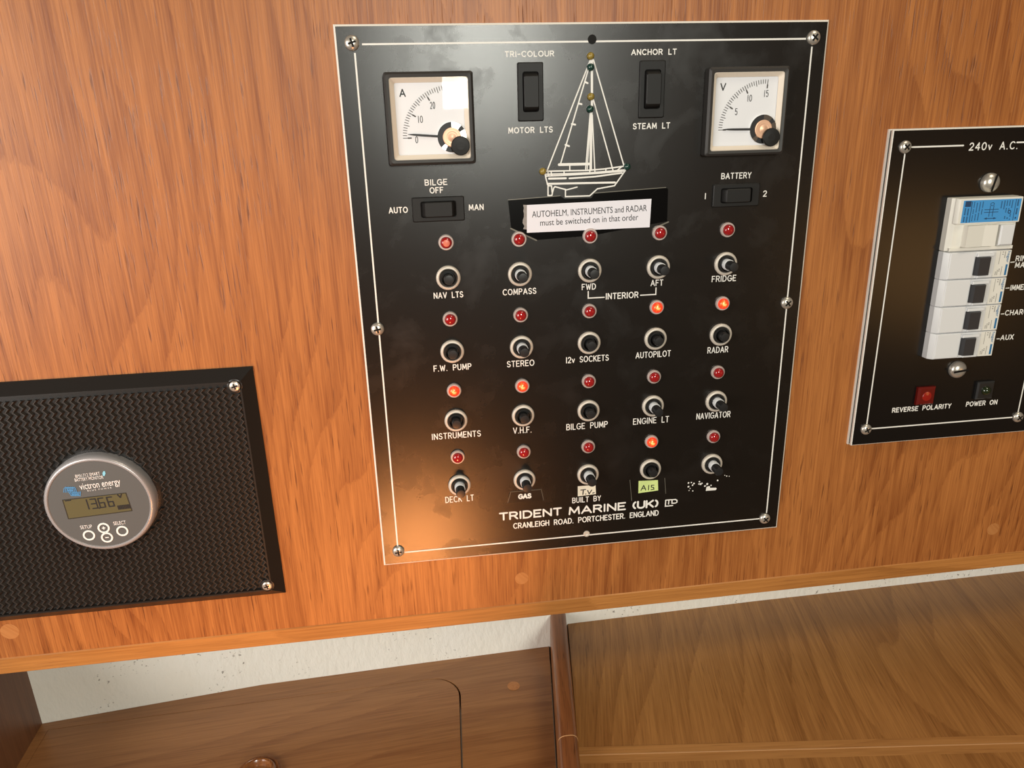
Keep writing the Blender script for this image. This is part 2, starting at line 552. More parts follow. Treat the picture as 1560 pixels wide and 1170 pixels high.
G = {
    'A': (.76, [[(0, 0), (.38, 1), (.76, 0)], [(.13, .32), (.63, .32)]]),
    'B': (.62, [[(0, 0), (0, 1), (.34, 1)] + arc(.34, .76, .24, .24, 90, -90) + [(0, .52)], [(.34, .52)] + arc(.35, .26, .27, .26, 90, -90) + [(0, 0)]]),
    'C': (.74, [arc(.42, .5, .42, .5, 48, 312, 16)]),
    'D': (.68, [[(0, 0), (0, 1), (.26, 1)] + arc(.26, .5, .42, .5, 90, -90, 14) + [(0, 0)]]),
    'E': (.56, [[(.56, 0), (0, 0), (0, 1), (.56, 1)], [(0, .52), (.46, .52)]]),
    'F': (.54, [[(0, 0), (0, 1), (.54, 1)], [(0, .52), (.44, .52)]]),
    'G': (.78, [arc(.42, .5, .42, .5, 48, 360, 18) + [(.84, .46), (.5, .46)]]),
    'H': (.64, [[(0, 0), (0, 1)], [(.64, 0), (.64, 1)], [(0, .52), (.64, .52)]]),
    'I': (.06, [[(.03, 0), (.03, 1)]]),
    'J': (.5, [[(.5, 1), (.5, .25)] + arc(.25, .25, .25, .25, 0, -180)]),
    'K': (.64, [[(0, 0), (0, 1)], [(.62, 1), (0, .38)], [(.22, .58), (.64, 0)]]),
    'L': (.5, [[(0, 1), (0, 0), (.5, 0)]]),
    'M': (.8, [[(0, 0), (.06, 1), (.4, .2), (.74, 1), (.8, 0)]]),
    'N': (.66, [[(0, 0), (0, 1), (.66, 0), (.66, 1)]]),
    'O': (.84, [arc(.42, .5, .42, .5, 0, 360, 20)]),
    'P': (.6, [[(0, 0), (0, 1), (.34, 1)] + arc(.34, .74, .26, .26, 90, -90) + [(0, .48)]]),
    'R': (.62, [[(0, 0), (0, 1), (.34, 1)] + arc(.34, .74, .26, .26, 90, -90) + [(0, .48)], [(.34, .48), (.62, 0)]]),
    'S': (.6, [arc(.3, .75, .27, .25, 25, 270, 10) + arc(.3, .25, .3, .25, 90, -155, 10)[1:]]),
    'T': (.62, [[(0, 1), (.62, 1)], [(.31, 1), (.31, 0)]]),
    'U': (.64, [[(0, 1), (0, .32)] + arc(.32, .32, .32, .32, 180, 360) + [(.64, 1)]]),
    'V': (.7, [[(0, 1), (.35, 0), (.7, 1)]]),
    'W': (.96, [[(0, 1), (.24, 0), (.48, .85), (.72, 0), (.96, 1)]]),
    'X': (.64, [[(0, 0), (.64, 1)], [(0, 1), (.64, 0)]]),
    'Y': (.64, [[(0, 1), (.32, .48), (.64, 1)], [(.32, .48), (.32, 0)]]),
    'Z': (.6, [[(0, 1), (.6, 1), (0, 0), (.6, 0)]]),
    '0': (.66, [arc(.33, .5, .33, .5, 0, 360, 18)]),
    '1': (.12, [[(.06, 0), (.06, 1)]]),
    '2': (.6, [arc(.3, .72, .29, .28, 165, -30, 10) + [(0, 0), (.6, 0)]]),
    '3': (.58, [arc(.28, .75, .26, .25, 150, -90, 10), arc(.28, .26, .3, .26, 90, -150, 10)]),
    '4': (.64, [[(.48, 0), (.48, 1), (0, .3), (.64, .3)]]),
    '5': (.58, [[(.52, 1), (.06, 1), (.02, .55)] + arc(.28, .32, .3, .32, 130, -150, 10)]),
    'v': (.5, [[(0, .62), (.25, 0), (.5, .62)]]),
    '.': (.08, [[(.04, 0), (.04, .02)]]),
    '-': (.4, [[(0, .45), (.4, .45)]]),
    '(': (.22, [arc(.5, .5, .5, .62, 130, 230, 8)]),
    ')': (.22, [arc(-.28, .5, .5, .62, 50, -50, 8)]),
    ' ': (.62, []),
    '+': (.6, [[(0, .5), (.6, .5)], [(.3, .2), (.3, .8)]]),
}


def stroke_text(mb, s, x0, x1, z, cap, width, w, gap=0.26, mi=0):
    total = sum(G[c][0] for c in s) + gap * (len(s) - 1)
    k = (x1 - x0) / total
    x = 0.0
    for c in s:
        gw, lines = G[c]
        for ln in lines:
            mb.ribbon([(x0 + (x + p[0]) * k, z + p[1] * cap) for p in ln], width, w, mi)
        x += gw + gap


def engrave(parent, s, a, b, cap_px, width=0.00056, h=0.0, gap=0.34, mat_key='engrave', name='engraved_lettering', rot=True):
    """a, b: ends of the base line in the photograph; cap height from its pixels"""
    x0, z0 = at(a[0], a[1], h)
    x1, z1 = at(b[0], b[1], h)
    z = (z0 + z1) / 2
    cap = (at(a[0], a[1] - cap_px, h)[1] - z0) * 0.94 - width
    mb = MB()
    stroke_text(mb, s, x0 + width * .4, x1 - width * .4, z + width / 2, cap, width, h + 0.00012, gap)
    return mb.build(name, M[mat_key], parent)


def font_mesh(body, bold=0.0):
    cu = bpy.data.curves.new('type', 'FONT')
    cu.body = body
    cu.offset = bold
    o = bpy.data.objects.new('type', cu)
    col.objects.link(o)
    bpy.context.view_layer.update()
    me = bpy.data.meshes.new_from_object(o.evaluated_get(bpy.context.evaluated_depsgraph_get()))
    bpy.data.objects.remove(o)
    bpy.data.curves.remove(cu)
    vs = [tuple(v.co) for v in me.vertices]
    fs = [tuple(p.vertices) for p in me.polygons]
    bpy.data.meshes.remove(me)
    return vs, fs


def type_text(mb, body, x0, z0, x1, z1, xh, w, bold=0.0, mi=0):
    """font lettering from base line point 0 to point 1; xh = height of a capital"""
    vs, fs = font_mesh(body, bold)
    mnx = min(v[0] for v in vs)
    mxx = max(v[0] for v in vs)
    L = math.hypot(x1 - x0, z1 - z0)
    ex, ez = (x1 - x0) / L, (z1 - z0) / L
    sx = L / (mxx - mnx)
    sy = xh / 0.73
    out = []
    for v in vs:
        a, b = (v[0] - mnx) * sx, v[1] * sy
        out.append((x0 + ex * a - ez * b, z0 + ez * a + ex * b, w))
    mb.add(out, fs, mi)


# ------------------------------------------------------------------ the setting
WALL_W = -0.002       # w of the teak bulkhead face (2 mm behind the panel face)


def structure(o):
    o['kind'] = 'structure'
    return o


mb = MB()
mb.block(-0.52, 0.80, -0.3604, 0.30, -0.018, WALL_W)
wall = structure(mb.build('wall_back', M['teak']))
mb = MB()
mb.block(-0.52, 0.80, -0.3722, -0.3604, -0.019, WALL_W + 0.0006, ch=0.0006)
structure(mb.build('trim_1', M['lip']))
for p in ((795, 881, 0.0046), (15, 962, 0.0055), (1513, 806, 0.0048)):
    x, z = at(p[0], p[1], WALL_W)
    mb = MB()
    mb.lathe([(p[2], -0.0002), (p[2], 0.00008), (p[2] - 0.0001, 0.0001)], n=32)
    mb.build('wood_plug', M['plug'], wall, (x, -WALL_W, z))


def slab(name, poly, z0, z1, m, parent=None, ch=0.0):
    """horizontal board: outline in world (x, y), counter clockwise"""
    mb = MB()
    n = len(poly)
    vs = [(p[0], p[1], z0) for p in poly] + [(p[0], p[1], z1) for p in poly]
    mb.add(vs, [tuple(range(n - 1, -1, -1)), tuple(range(n, 2 * n))] + [(i, (i + 1) % n, n + (i + 1) % n, n + i) for i in range(n)])
    return mb.build(name, m, parent, raw=True)


# hull side behind the bulkhead
mb = MB()
fp = [(-0.60, 0.026), (-0.263, 0.0563), (-0.108, 0.0712), (0.02, 0.0755), (0.121, 0.0782), (0.30, 0.0815), (0.564, 0.0826), (0.85, 0.080)]
vs, fs = [], []
for x, y in fp:
    vs += [(x, y, -0.50), (x, y, -0.30), (x, y + 0.02, -0.30), (x, y + 0.02, -0.50)]
for k in range(len(fp) - 1):
    for i in range(4):
        j = (i + 1) % 4
        fs.append((k * 4 + i, k * 4 + j, k * 4 + 4 + j, k * 4 + 4 + i))
mb.add(vs, fs)
structure(mb.build('wall_rear', M['hull'], raw=True, smooth=True))
# dark bulkhead on the left of the space under the panel board
mb = MB()
mb.add([(-0.285, 0.056, -0.50), (-0.2632, 0.0562, -0.50), (-0.258, -0.16, -0.50), (-0.285, -0.16, -0.50),
        (-0.285, 0.056, -0.3722), (-0.2632, 0.0562, -0.3722), (-0.258, 0.0005, -0.3722), (-0.285, 0.0005, -0.3722),
        (-0.258, -0.16, -0.43), (-0.285, -0.16, -0.43)],
       [(0, 1, 2, 3), (4, 7, 6, 5), (0, 4, 5, 1), (1, 5, 6, 8, 2), (0, 3, 9, 7, 4), (6, 7, 9, 8), (2, 8, 9, 3)])
structure(mb.build('wall_left', M['bulkhead'], raw=True))

# ------------------------------------------------------------------ locker top on the left
ZL = -0.46
YF = -0.16
loc_root = thing('locker_top', 'smooth brown locker top with a rounded lid under the battery monitor plate', 'locker', (-0.1, 0.0, ZL))


def rebase(o, root):
    o.parent = root
    o.location = Vector(o.location) - root.location


lid_r, lid_l, lid_b = 0.0462, -0.2560, 0.0572


def lid_outline(gr, gb, gl):
    """rear right corner is rounded; gaps on the right, at the back and on the left"""
    r = 0.021
    out = [(lid_l + gl, YF), (lid_r - 0.0205 * 0.5 - gr, YF)]
    cx, cy = lid_r - 0.0215 - gr, lid_b - 0.0225 - gb
    for i in range(9):
        a = math.radians(-3 + 97 * i / 8)
        out.append((cx + r * math.cos(a), cy + r * math.sin(a)))
    out += [(lid_l + gl, 0.0492 - gb)]
    return out


hole = lid_outline(0.0, 0.0, 0.0)
deck = [(-0.2632, 0.0560), (-0.2605, YF)] + hole[:1] + hole[:0:-1] + \
       [(0.0872, YF), (0.1222, 0.0782), (0.02, 0.0755), (-0.108, 0.0712)]
o = slab('deck_board', deck, ZL - 0.018, ZL, M['deck'])
rebase(o, loc_root)
lid = slab('lid', lid_outline(0.0013, 0.0003, 0.0002), ZL - 0.016, ZL - 0.0001, M['deck'])
rebase(lid, loc_root)
mb = MB()
rx, ry = -0.0950, -0.0185
prof = [(0.0150, -0.0004), (0.0150, 0.0016), (0.0143, 0.0026), (0.0132, 0.0026), (0.0125, 0.0020), (0.0120, 0.0034), (0.0110, 0.0042),
        (0.0098, 0.0040), (0.0090, 0.0026), (0.0084, 0.0000), (0.0080, -0.006)]
n = 40
vs, fs = [], []
for r, w in prof:
    vs += [(r * math.cos(2 * PI * i / n), r * math.sin(2 * PI * i / n), w) for i in range(n)]
for k in range(len(prof) - 1):
    fs += [(k * n + i, k * n + (i + 1) % n, (k + 1) * n + (i + 1) % n, (k + 1) * n + i) for i in range(n)]
fs.append(tuple((len(prof) - 1) * n + i for i in range(n)))
mb.add(vs, fs)
o = mb.build('finger_ring', M['knob'], None, (rx, ry, ZL), smooth=True, raw=True)
o.parent = lid
o.location = (rx, ry, ZL)
mb = MB()
mb.add([(0.0048 * math.cos(2 * PI * i / 28), 0.0048 * math.sin(2 * PI * i / 28), 0.0) for i in range(28)], [tuple(range(28))])
o = mb.build('wood_plug', M['plug'], None, (0, 0, 0), raw=True)
rebase(o, loc_root)
o.location = Vector((0.0868, 0.0372, ZL + 0.0002)) - loc_root.location

# ------------------------------------------------------------------ chart table on the right
ZR = -0.44
tab = thing('chart_table', 'glossy teak chart table with two pale edge battens below the panel wall', 'table', (0.3, 0.0, ZR))


def on_left(y):      # right foot of the divider rail
    return 0.1375 - 0.1475 * (0.0795 - y)


def seam(x):         # rear edge of the first batten
    return -0.0488 - (x - 0.120) * 0.1285


X1 = 0.80
back = [(on_left(0.0786) + 0.001, 0.0786), (0.30, 0.0815), (0.564, 0.0826), (X1, 0.0804)]
xl = on_left(-0.045)
o = slab('rear_board', [(on_left(seam(0.119)), seam(0.119)), (X1, seam(X1))] + back[::-1], ZR - 0.018, ZR, M['table'])
rebase(o, tab)
d1, d2 = 0.0072, 0.0004


def strip(name, a, b, m, zt):
    pts = [(on_left(seam(0.118) - b), seam(0.118) - b), (X1, seam(X1) - b), (X1, seam(X1) - a), (on_left(seam(0.118) - a), seam(0.118) - a)]
    o = slab(name, pts, ZR - 0.018, zt, m)
    rebase(o, tab)


strip('edge_batten', 0.0, 0.0064, M['batten'], ZR)
strip('glue_line', 0.0064, 0.0072, M['glue'], ZR + 0.0001)
strip('edge_batten', 0.0072, 0.0138, M['batten'], ZR)
o = slab('front_board', [(on_left(YF), YF), (X1, YF - 0.02), (X1, seam(X1) - 0.0138), (on_left(seam(0.118) - 0.0138), seam(0.118) - 0.0138)],
         ZR - 0.018, ZR, M['table'])
rebase(o, tab)

# ------------------------------------------------------------------ divider rail between locker and chart table
rail = thing('divider_rail', 'dark round-topped wooden rail between the locker top and the chart table', 'rail', (0.118, 0.0, ZL))


def rail_piece(name, y0, y1, m, grow=0.0):
    mb = MB()
    hw, top, rc = 0.0066 + grow, -0.4268 + grow, 0.0048
    prof = [(-hw, ZL - 0.018)] + [(-hw + rc - rc * math.cos(math.radians(t)), top - rc + rc * math.sin(math.radians(t))) for t in range(0, 91, 15)] + \
           [(hw - rc + rc * math.sin(math.radians(t)), top - rc + rc * math.cos(math.radians(t))) for t in range(0, 91, 15)] + [(hw, ZL - 0.018)]
    n = len(prof)
    vs = []
    for y in (y0, y1):
        cx = 0.1300 - 0.1475 * (0.0782 - y)
        vs += [(cx + p[0], y, p[1]) for p in prof]
    fs = [(i, i + 1, n + i + 1, n + i) for i in range(n - 1)] + [(n - 1, 0, n, 2 * n - 1), tuple(range(n)), tuple(range(2 * n - 1, n - 1, -1))]
    mb.add(vs, fs)
    o = mb.build(name, m, raw=True, smooth=True)
    rebase(o, rail)


rail_piece('rail_section', -0.0508, 0.0785, M['rail'])
rail_piece('rail_section', YF, -0.0514, M['rail'])
rail_piece('glue_line', -0.0514, -0.0508, M['glue'], 0.00012)


# ------------------------------------------------------------------ screws
def screw_mesh(name, rad, height, parent, loc, slot='cross', ang=0.0):
    mb = MB()
    prof = [(rad, 0.0)] + [(rad * math.cos(t), height * (0.25 + 0.75 * math.sin(t))) for t in (0, .3, .6, .9, 1.15, 1.35)]
    mb.lathe(prof, n=28, mis=[0] * len(prof))
    top = height * 1.01
    L = rad * 0.56
    wd = rad * 0.26
    if slot == 'cross':
        for a in (ang, ang + PI / 2):
            c, s = math.cos(a), math.sin(a)
            mb.ribbon([(-L * c, -L * s), (L * c, L * s)], wd, top, 1, caps=False)
        mb.poly([(0.2 * rad * math.cos(2 * PI * i / 10), 0.2 * rad * math.sin(2 * PI * i / 10)) for i in range(10)], top + 0.00003, 1)
    elif slot == 'slot':
        c, s = math.cos(ang), math.sin(ang)
        mb.ribbon([(-rad * .9 * c, -rad * .9 * s), (-L * c, -L * s), (L * c, L * s), (rad * .9 * c, rad * .9 * s)], wd * 0.9, top, 1, caps=False)
    return mb.build(name, [M['chrome'], M['dark']], parent, loc, smooth=False)


def shade(o, angle=50):
    o.data.shade_smooth()
    o.data.set_sharp_from_angle(angle=math.radians(angle))
    return o


# ------------------------------------------------------------------ the main switch panel
PW, PH = 0.270, 0.3191
panel = thing('switch_panel', 'large black electrical switch panel with meters, red lamps and push buttons', 'switch panel', (0, 0, 0))
mb = MB()
rings = [(rrect(0, PW, -PH, 0), WALL_W), (rrect(0, PW, -PH, 0), -0.0007), (rrect(.0010, PW - .0010, -PH + .0010, -.0010), 0.0)]
mb.loft(rings, True, True, mis=[1, 1, 0])
mb.build('face_plate', [M['panel'], M['core']], panel)
mb = MB()
S = 0.00012
lw = 0.0009
L0, L1, T0, B0 = 0.0098, 0.2610, -0.0095, -0.3105
for a, b in (((L0 + .004, T0), (L1 - .004, T0)), ((L0, T0 - .004), (L0, B0 + .004)), ((L1, T0 - .004), (L1, B0 + .004)), ((L0 + .004, B0), (L1 - .004, B0))):
    mb.ribbon([a, b], lw, S, caps=False)
mb.build('border_line', M['engrave'], panel)
scr = [((536, 65), .3), ((1241, 57), .9), ((575, 502), .2), ((1200, 462), .7), ((607, 841), .1), ((1166, 791), .75)]
for p, a in scr:
    x, z = at(p[0], p[1], 0.0015)
    shade(screw_mesh('screw', 0.0038, 0.0024, panel, (x, -0.00005, z), ang=a))
# empty screw hole (dark disc for its shade) at the top centre, small sunk screw at the bottom centre
x, z = at(902, 60)
mb = MB()
mb.lathe([(0.0024, 0.00005), (0.0024, 0.0002), (0.0018, 0.00022)], n=24)
mb.build('screw_hole', M['dark'], panel, (x, 0, z))
x, z = at(893.5, 813)
mb = MB()
mb.lathe([(0.0022, 0.0), (0.0021, 0.0004), (0.0014, 0.0005), (0.0012, 0.0001)], n=20)
mb.build('sunk_screw', M['nut'], panel, (x, 0, z), smooth=True)

# engraved words
E_ = lambda s, a, b, c=10.2, **k: engrave(panel, s, a, b, c, **k)
E_('TRI-COLOUR', (769, 87.3), (844, 86.3), 10)
E_('MOTOR LTS', (774.5, 203.5), (842, 202))
E_('ANCHOR LT', (961.5, 84.3), (1030.5, 83.3), 10)
E_('STEAM LT', (964, 197.5), (1020.5, 195.5))
E_('BILGE', (647.2, 282.7), (681.5, 282))
E_('OFF', (654.8, 295), (675.5, 294))
E_('AUTO', (592.5, 325.2), (621.5, 324.4))
E_('MAN', (714.3, 320.8), (736.8, 320))
E_('NAV LTS', (661, 455.2), (705.8, 453))
E_('COMPASS', (766, 450), (817, 447.7))
E_('FWD', (886.2, 442), (907.6, 441))
E_('AFT', (991, 436.3), (1010, 434.8))
E_('FRIDGE', (1084, 430), (1121, 428))
E_('BATTERY', (1098.5, 272.7), (1144, 272))
E_('1', (1073.8, 303.6), (1074.6, 303.6))
E_('2', (1162, 299.8), (1167.6, 299.6))
E_('F.W. PUMP', (660.8, 566), (718.3, 563))
E_('STEREO', (772.4, 559.4), (814, 557.3))
E_('12v SOCKETS', (862, 553.3), (927.2, 549.6))
E_('AUTOPILOT', (968.2, 545.8), (1021.5, 543.3))
E_('RADAR', (1077.5, 538.5), (1108.8, 536.7))
E_('INSTRUMENTS', (658.2, 670), (732.6, 665))
E_('V.H.F.', (781.8, 660.6), (809.8, 659.2))
E_('BILGE PUMP', (862.8, 655), (925.6, 651.2))
E_('ENGINE LT', (964.3, 646.7), (1018.8, 643.5))
E_('NAVIGATOR', (1060.7, 639), (1112.2, 635.6))
E_('DECK LT', (678.8, 766), (722.1, 763))
E_('BUILT BY', (871.8, 767), (915.2, 762.5), 9.0)
E_('TRIDENT', (760.8, 793), (855.6, 785.2), 13.2, width=0.00115, gap=0.24)
E_('MARINE', (866.5, 784.4), (953, 777), 13.2, width=0.00115, gap=0.24)
E_('(UK)', (963.5, 776), (1002.5, 772.6), 13.0, width=0.0013, gap=0.22)
E_('CRANLEIGH ROAD. PORTCHESTER. ENGLAND', (782, 804.6), (1003, 786.2), 9.3, width=0.00066, gap=0.30)
# the small interlocked LTD
mb = MB()
q = lambda x, y: at(1012.6 + (x - 1416) / 5.2, 759.2 + (y - 620) / 5.2)
for ln in ([(1424, 634), (1421, 682), (1478, 676)], [(1424, 634), (1470, 630)], [(1449, 632), (1446, 664)],
           [(1474, 631), (1500, 628), (1513, 636), (1512, 650), (1500, 657), (1473, 658), (1474, 631)]):
    mb.ribbon([q(*p) for p in ln], 0.0008, S)
mb.build('engraved_lettering', M['engrave'], panel)
# INTERIOR with its bracket
x0, z0 = at(923.3, 456.2)
x1, z1 = at(971.6, 453.8)
mb = MB()
stroke_text(mb, 'INTERIOR', x0, x1, (z0 + z1) / 2 + .0003, 0.0033, 0.00062, S, 0.34)
zb = (z0 + z1) / 2 + 0.0015
xa = at(896, 452)[0]
xb = at(999, 446)[0]
mb.ribbon([(xa, zb + 0.0040), (xa, zb), (x0 - 0.0012, zb)], 0.0007, S)
mb.ribbon([(xb, zb + 0.0040), (xb, zb), (x1 + 0.0016, zb)], 0.0007, S)
mb.build('engraved_lettering', M['engrave'], panel)
# worn remains of a word under the last button
mb = MB()
q = lambda x, y: at(1030 + x / 17.33, 720 + y / 17.33)
blobs = [((325, 270), 26), ((400, 258), 20), ((470, 285), 24), ((430, 330), 22), ((325, 370), 24), ((370, 415), 14), ((438, 480), 18),
         ((615, 240), 22), ((640, 300), 32), ((600, 300), 22), ((680, 280), 20), ((765, 350), 26), ((820, 300), 30), ((920, 335), 18), ((1095, 205), 24),
         ((1335, 90), 18), ((1285, 70), 14), ((1400, 95), 12), ((340, 470), 14)]
for p, r in blobs:
    cx, cz = q(*p)
    rr = r / 17.33 * 0.00046
    mb.poly([(cx + rr * (0.75 + 0.5 * random.random()) * math.cos(2 * PI * i / 8), cz + rr * (0.75 + 0.5 * random.random()) * math.sin(2 * PI * i / 8)) for i in range(8)], S)
mb.poly([q(780, 480), q(1040, 462), q(1072, 420), q(1050, 395), q(900, 400), q(880, 350), q(800, 375)], S + 0.00001)
mb.build('engraved_lettering', M['engrave'], panel)['label'] = 'worn white remains of engraved letters'

# engraved yacht
mb = MB()
q = lambda x, y: at(800 + x / 4.68, 60 + y / 4.68)
k = 0.00046 / 4.68


def yl(pts, w=7.5):
    mb.ribbon([q(*p) for p in pts], w * k, S)


yl([(463, 150), (157, 935)])
yl([(466, 160), (448, 222), (252, 888)])
for a, b in (((425, 303), (445, 312)), ((380, 457), (402, 462)), ((332, 603), (357, 608)), ((287, 752), (313, 761))):
    yl([a, b], 10)
yl([(475, 140), (476, 480)], 13)
yl([(471, 510), (467, 930)], 15)
yl([(463, 530), (431, 925)], 7)
yl([(466, 560), (442, 925)], 6)
yl([(478, 540), (497, 945)], 7)
yl([(486, 145), (705, 905)])
yl([(482, 415), (625, 930)])
yl([(242, 893), (462, 888)], 15)
yl([(318, 900), (318, 932)], 7)
yl([(155, 940), (440, 934), (560, 924), (705, 904)], 8)
yl([(150, 962), (300, 958), (480, 950), (715, 930)], 8)
yl([(150, 975), (300, 968), (520, 955), (712, 938)], 7)
for a, b in (((162, 942), (165, 972)), ((184, 942), (190, 970)), ((277, 938), (277, 962)), ((460, 932), (460, 950)), ((575, 924), (575, 942)), ((660, 930), (690, 906))):
    yl([a, b], 7)
yl([(170, 993), (290, 990)], 11)
yl([(315, 991), (500, 978), (690, 952)], 9)
yl([(141, 950), (148, 990), (160, 1036)])
yl([(160, 1030), (640, 1020)], 11)
yl([(717, 930), (637, 1043), (515, 1065), (460, 1115), (287, 1121), (287, 1070), (212, 1050), (203, 1060), (190, 1113), (163, 1113), (163, 1040)])
yl([(290, 1074), (370, 1053)], 7)
yl([(163, 1044), (188, 1044), (192, 1090)], 7)
mb.build('engraved_yacht', M['engrave'], panel)
for (x, y), c in (((468, 118), 'amber'), ((468, 198), 'green'), ((470, 408), 'amber'), ((465, 497), 'green'), ((127, 941), 'amber'), ((728, 908), 'green')):
    u, v = at(800 + x / 4.68, 60 + y / 4.68, 0.001)
    mb = MB()
    mb.lathe([(0.0020, 0.0), (0.0020, 0.0008), (0.0017, 0.0018), (0.0010, 0.0024), (0.0004, 0.0026)], n=18)
    shade(mb.build('pilot_bead', M[c], panel, (u, -0.0001, v)))['label'] = {'amber': 'tiny amber bead', 'green': 'tiny dark green bead'}[c] + ' lamp on the engraved yacht'


# meters
def meter(name, u0, v0, size, letter, marks, needle_deg, sub, half):
    h = 0.0070
    root_loc = (u0, 0, v0)
    s = size
    mb = MB()
    i1, r = 0.0027, 0.0014
    mb.loft([(rrect(0, s, -s, 0, r), 0.0001), (rrect(0, s, -s, 0, r), h - 0.0012), (rrect(.0012, s - .0012, -s + .0012, -.0012, r), h),
             (rrect(i1, s - i1, -s + i1, -i1, r), h - 0.0003), (rrect(i1, s - i1, -s + i1, -i1, r), 0.002)], False, False)
    bez = mb.build(name, M['bezel_plastic'], panel, root_loc)
    shade(bez, 30)
    mb = MB()      # cream inner surround
    i2 = 0.0052
    mb.loft([(rrect(i1, s - i1, -s + i1, -i1, r), 0.0060), (rrect(i1 + .0004, s - i1 - .0004, -s + i1 + .0004, -i1 - .0004, r), 0.0062),
             (rrect(i2, s - i2, -s + i2, -i2, .001), 0.0038)], False, False)
    shade(mb.build('inner_rim', M['dial_edge'], bez), 20)
    mb = MB()
    mb.poly(rrect(i2 - .0006, s - i2 + .0006, -s + i2 - .0006, -i2 + .0006), 0.0036)
    mb.build('dial', M['dial'], bez)
    # scale; pivot in the lower right
    pu, pv = s * 0.735, -s * 0.705
    mb = MB()
    w = 0.0037
    R0, R1, R2, R3 = 0.0262, 0.0240, 0.0232, 0.0216
    nt = sub
    for i in range(nt + 1):
        a = math.radians(180 - 0.4 - marks[-1][1] * i / nt)
        big = i % half[0] == 0
        mid = i % half[1] == 0
        ri = R3 if big else (R2 if mid else R1)
        mb.ribbon([(pu + R0 * math.cos(a), pv + R0 * math.sin(a)), (pu + ri * math.cos(a), pv + ri * math.sin(a))], 0.00034, w, caps=False)
        if big:
            mb.ribbon([(pu + (R1 - .0004) * math.cos(a), pv + (R1 - .0004) * math.sin(a)), (pu + R3 * math.cos(a), pv + R3 * math.sin(a))], 0.0007, w + .00002, caps=False)
    mb.build('scale_marks', M['tick'], bez)
    mb = MB()
    for tx, deg in marks:
        a = math.radians(180 - deg)
        rr = 0.0190
        cx, cy = pu + rr * math.cos(a), pv + rr * math.sin(a) - 0.0018
        if deg < 1:
            cy -= 0.0006
        wd = 0.00115 * len(tx)
        stroke_text(mb, tx, cx - wd / 2, cx + wd / 2, cy, 0.0033, 0.00032, w, 0.45)
    mb.build('scale_numbers', M['ink'], bez)
    mb = MB()
    stroke_text(mb, letter, 0.0080, 0.0107, -0.0118, 0.0034, 0.00062, w)
    mb.build('unit_letter', M['ink'], bez)
    # movement
    mb = MB()
    n = 36
    for i in range(n):
        a0, a1 = 2 * PI * i / n, 2 * PI * (i + 1) / n
        deg = math.degrees(a0)
        dark = (80 < deg < 215) or (22 < deg < 42) or (235 < deg < 290)
        mb.add([(pu + r_ * math.cos(a_), pv + r_ * math.sin(a_), w_) for r_, a_, w_ in
                ((0.0045, a0, .0046), (0.0078, a0, .0046), (0.0078, a1, .0046), (0.0045, a1, .0046))], [(0, 1, 2, 3)], 1 if dark else 0)
        mb.add([(pu + 0.0078 * math.cos(a_), pv + 0.0078 * math.sin(a_), w_) for a_, w_ in ((a0, .0046), (a0, .0036), (a1, .0036), (a1, .0046))],
               [(0, 1, 2, 3)], 0)
    mb.build('movement_disc', [M['silver'], M['ink']], bez)
    mb = MB()
    mb.lathe([(0.0050, 0.0046), (0.0050, 0.0052), (0.0044, 0.0054), (0.0040, 0.0052), (0.0034, 0.0055), (0.0028, 0.0052), (0.0020, 0.0054),
              (0.0010, 0.0056), (0.0004, 0.0057)], (pu, pv), 28)
    shade(mb.build('coil', M['copper'], bez), 60)
    mb = MB()
    a = math.radians(180 - needle_deg)
    c, sn = math.cos(a), math.sin(a)
    tip, root_ = 0.0235, 0.0068
    P = lambda r, t: (pu + r * c - t * sn, pv + r * sn + t * c, 0.0044)
    mb.add([P(root_, -.0006), P(root_, .0006), P(tip - .006, .00055), P(tip - .003, .00045), P(tip, .00012), P(tip, -.00012), P(tip - .003, -.00045), P(tip - .006, -.00055)], [tuple(range(8))])
    mb.add([(x, y, .0041) for x, y, z in [P(root_, -.0006), P(root_, .0006), P(tip, .00012), P(tip, -.00012)]], [(3, 2, 1, 0)])
    mb.build('needle', M['ink'], bez)
    mb = MB()
    mb.poly(rrect(i1 + .0002, s - i1 - .0002, -s + i1 + .0002, -i1 - .0002, r), 0.00635)
    mb.build('clear_cover', M['glass'], bez)
    mb = MB()
    ku, kv = s * 0.825, -s * 0.800
    mb.lathe([(0.0050, 0.0062), (0.0050, 0.0072), (0.0046, 0.0077), (0.0020, 0.0079)], (ku, kv), 28)
    mb.block(ku - .0022, ku + .0022, kv - .0004, kv + .0004, 0.0078, 0.0081)
    mb.build('adjuster_cap', M['black_plastic'], bez)
    return bez


b = meter('ammeter', 0.0234, -0.0233, 0.0466, 'A', [('0', 0.0), ('10', 30.5), ('20', 60), ('30', 89)], 5.0, 30, (10, 5))
b['label'] = 'square white ammeter dial marked A with a black bezel'
b = meter('voltmeter', 0.1997, -0.0236, 0.0466, 'V', [('5', 31), ('10', 62), ('15', 92)], 1.0, 30, (10, 5))
b['label'] = 'square white voltmeter dial marked V with a black bezel'


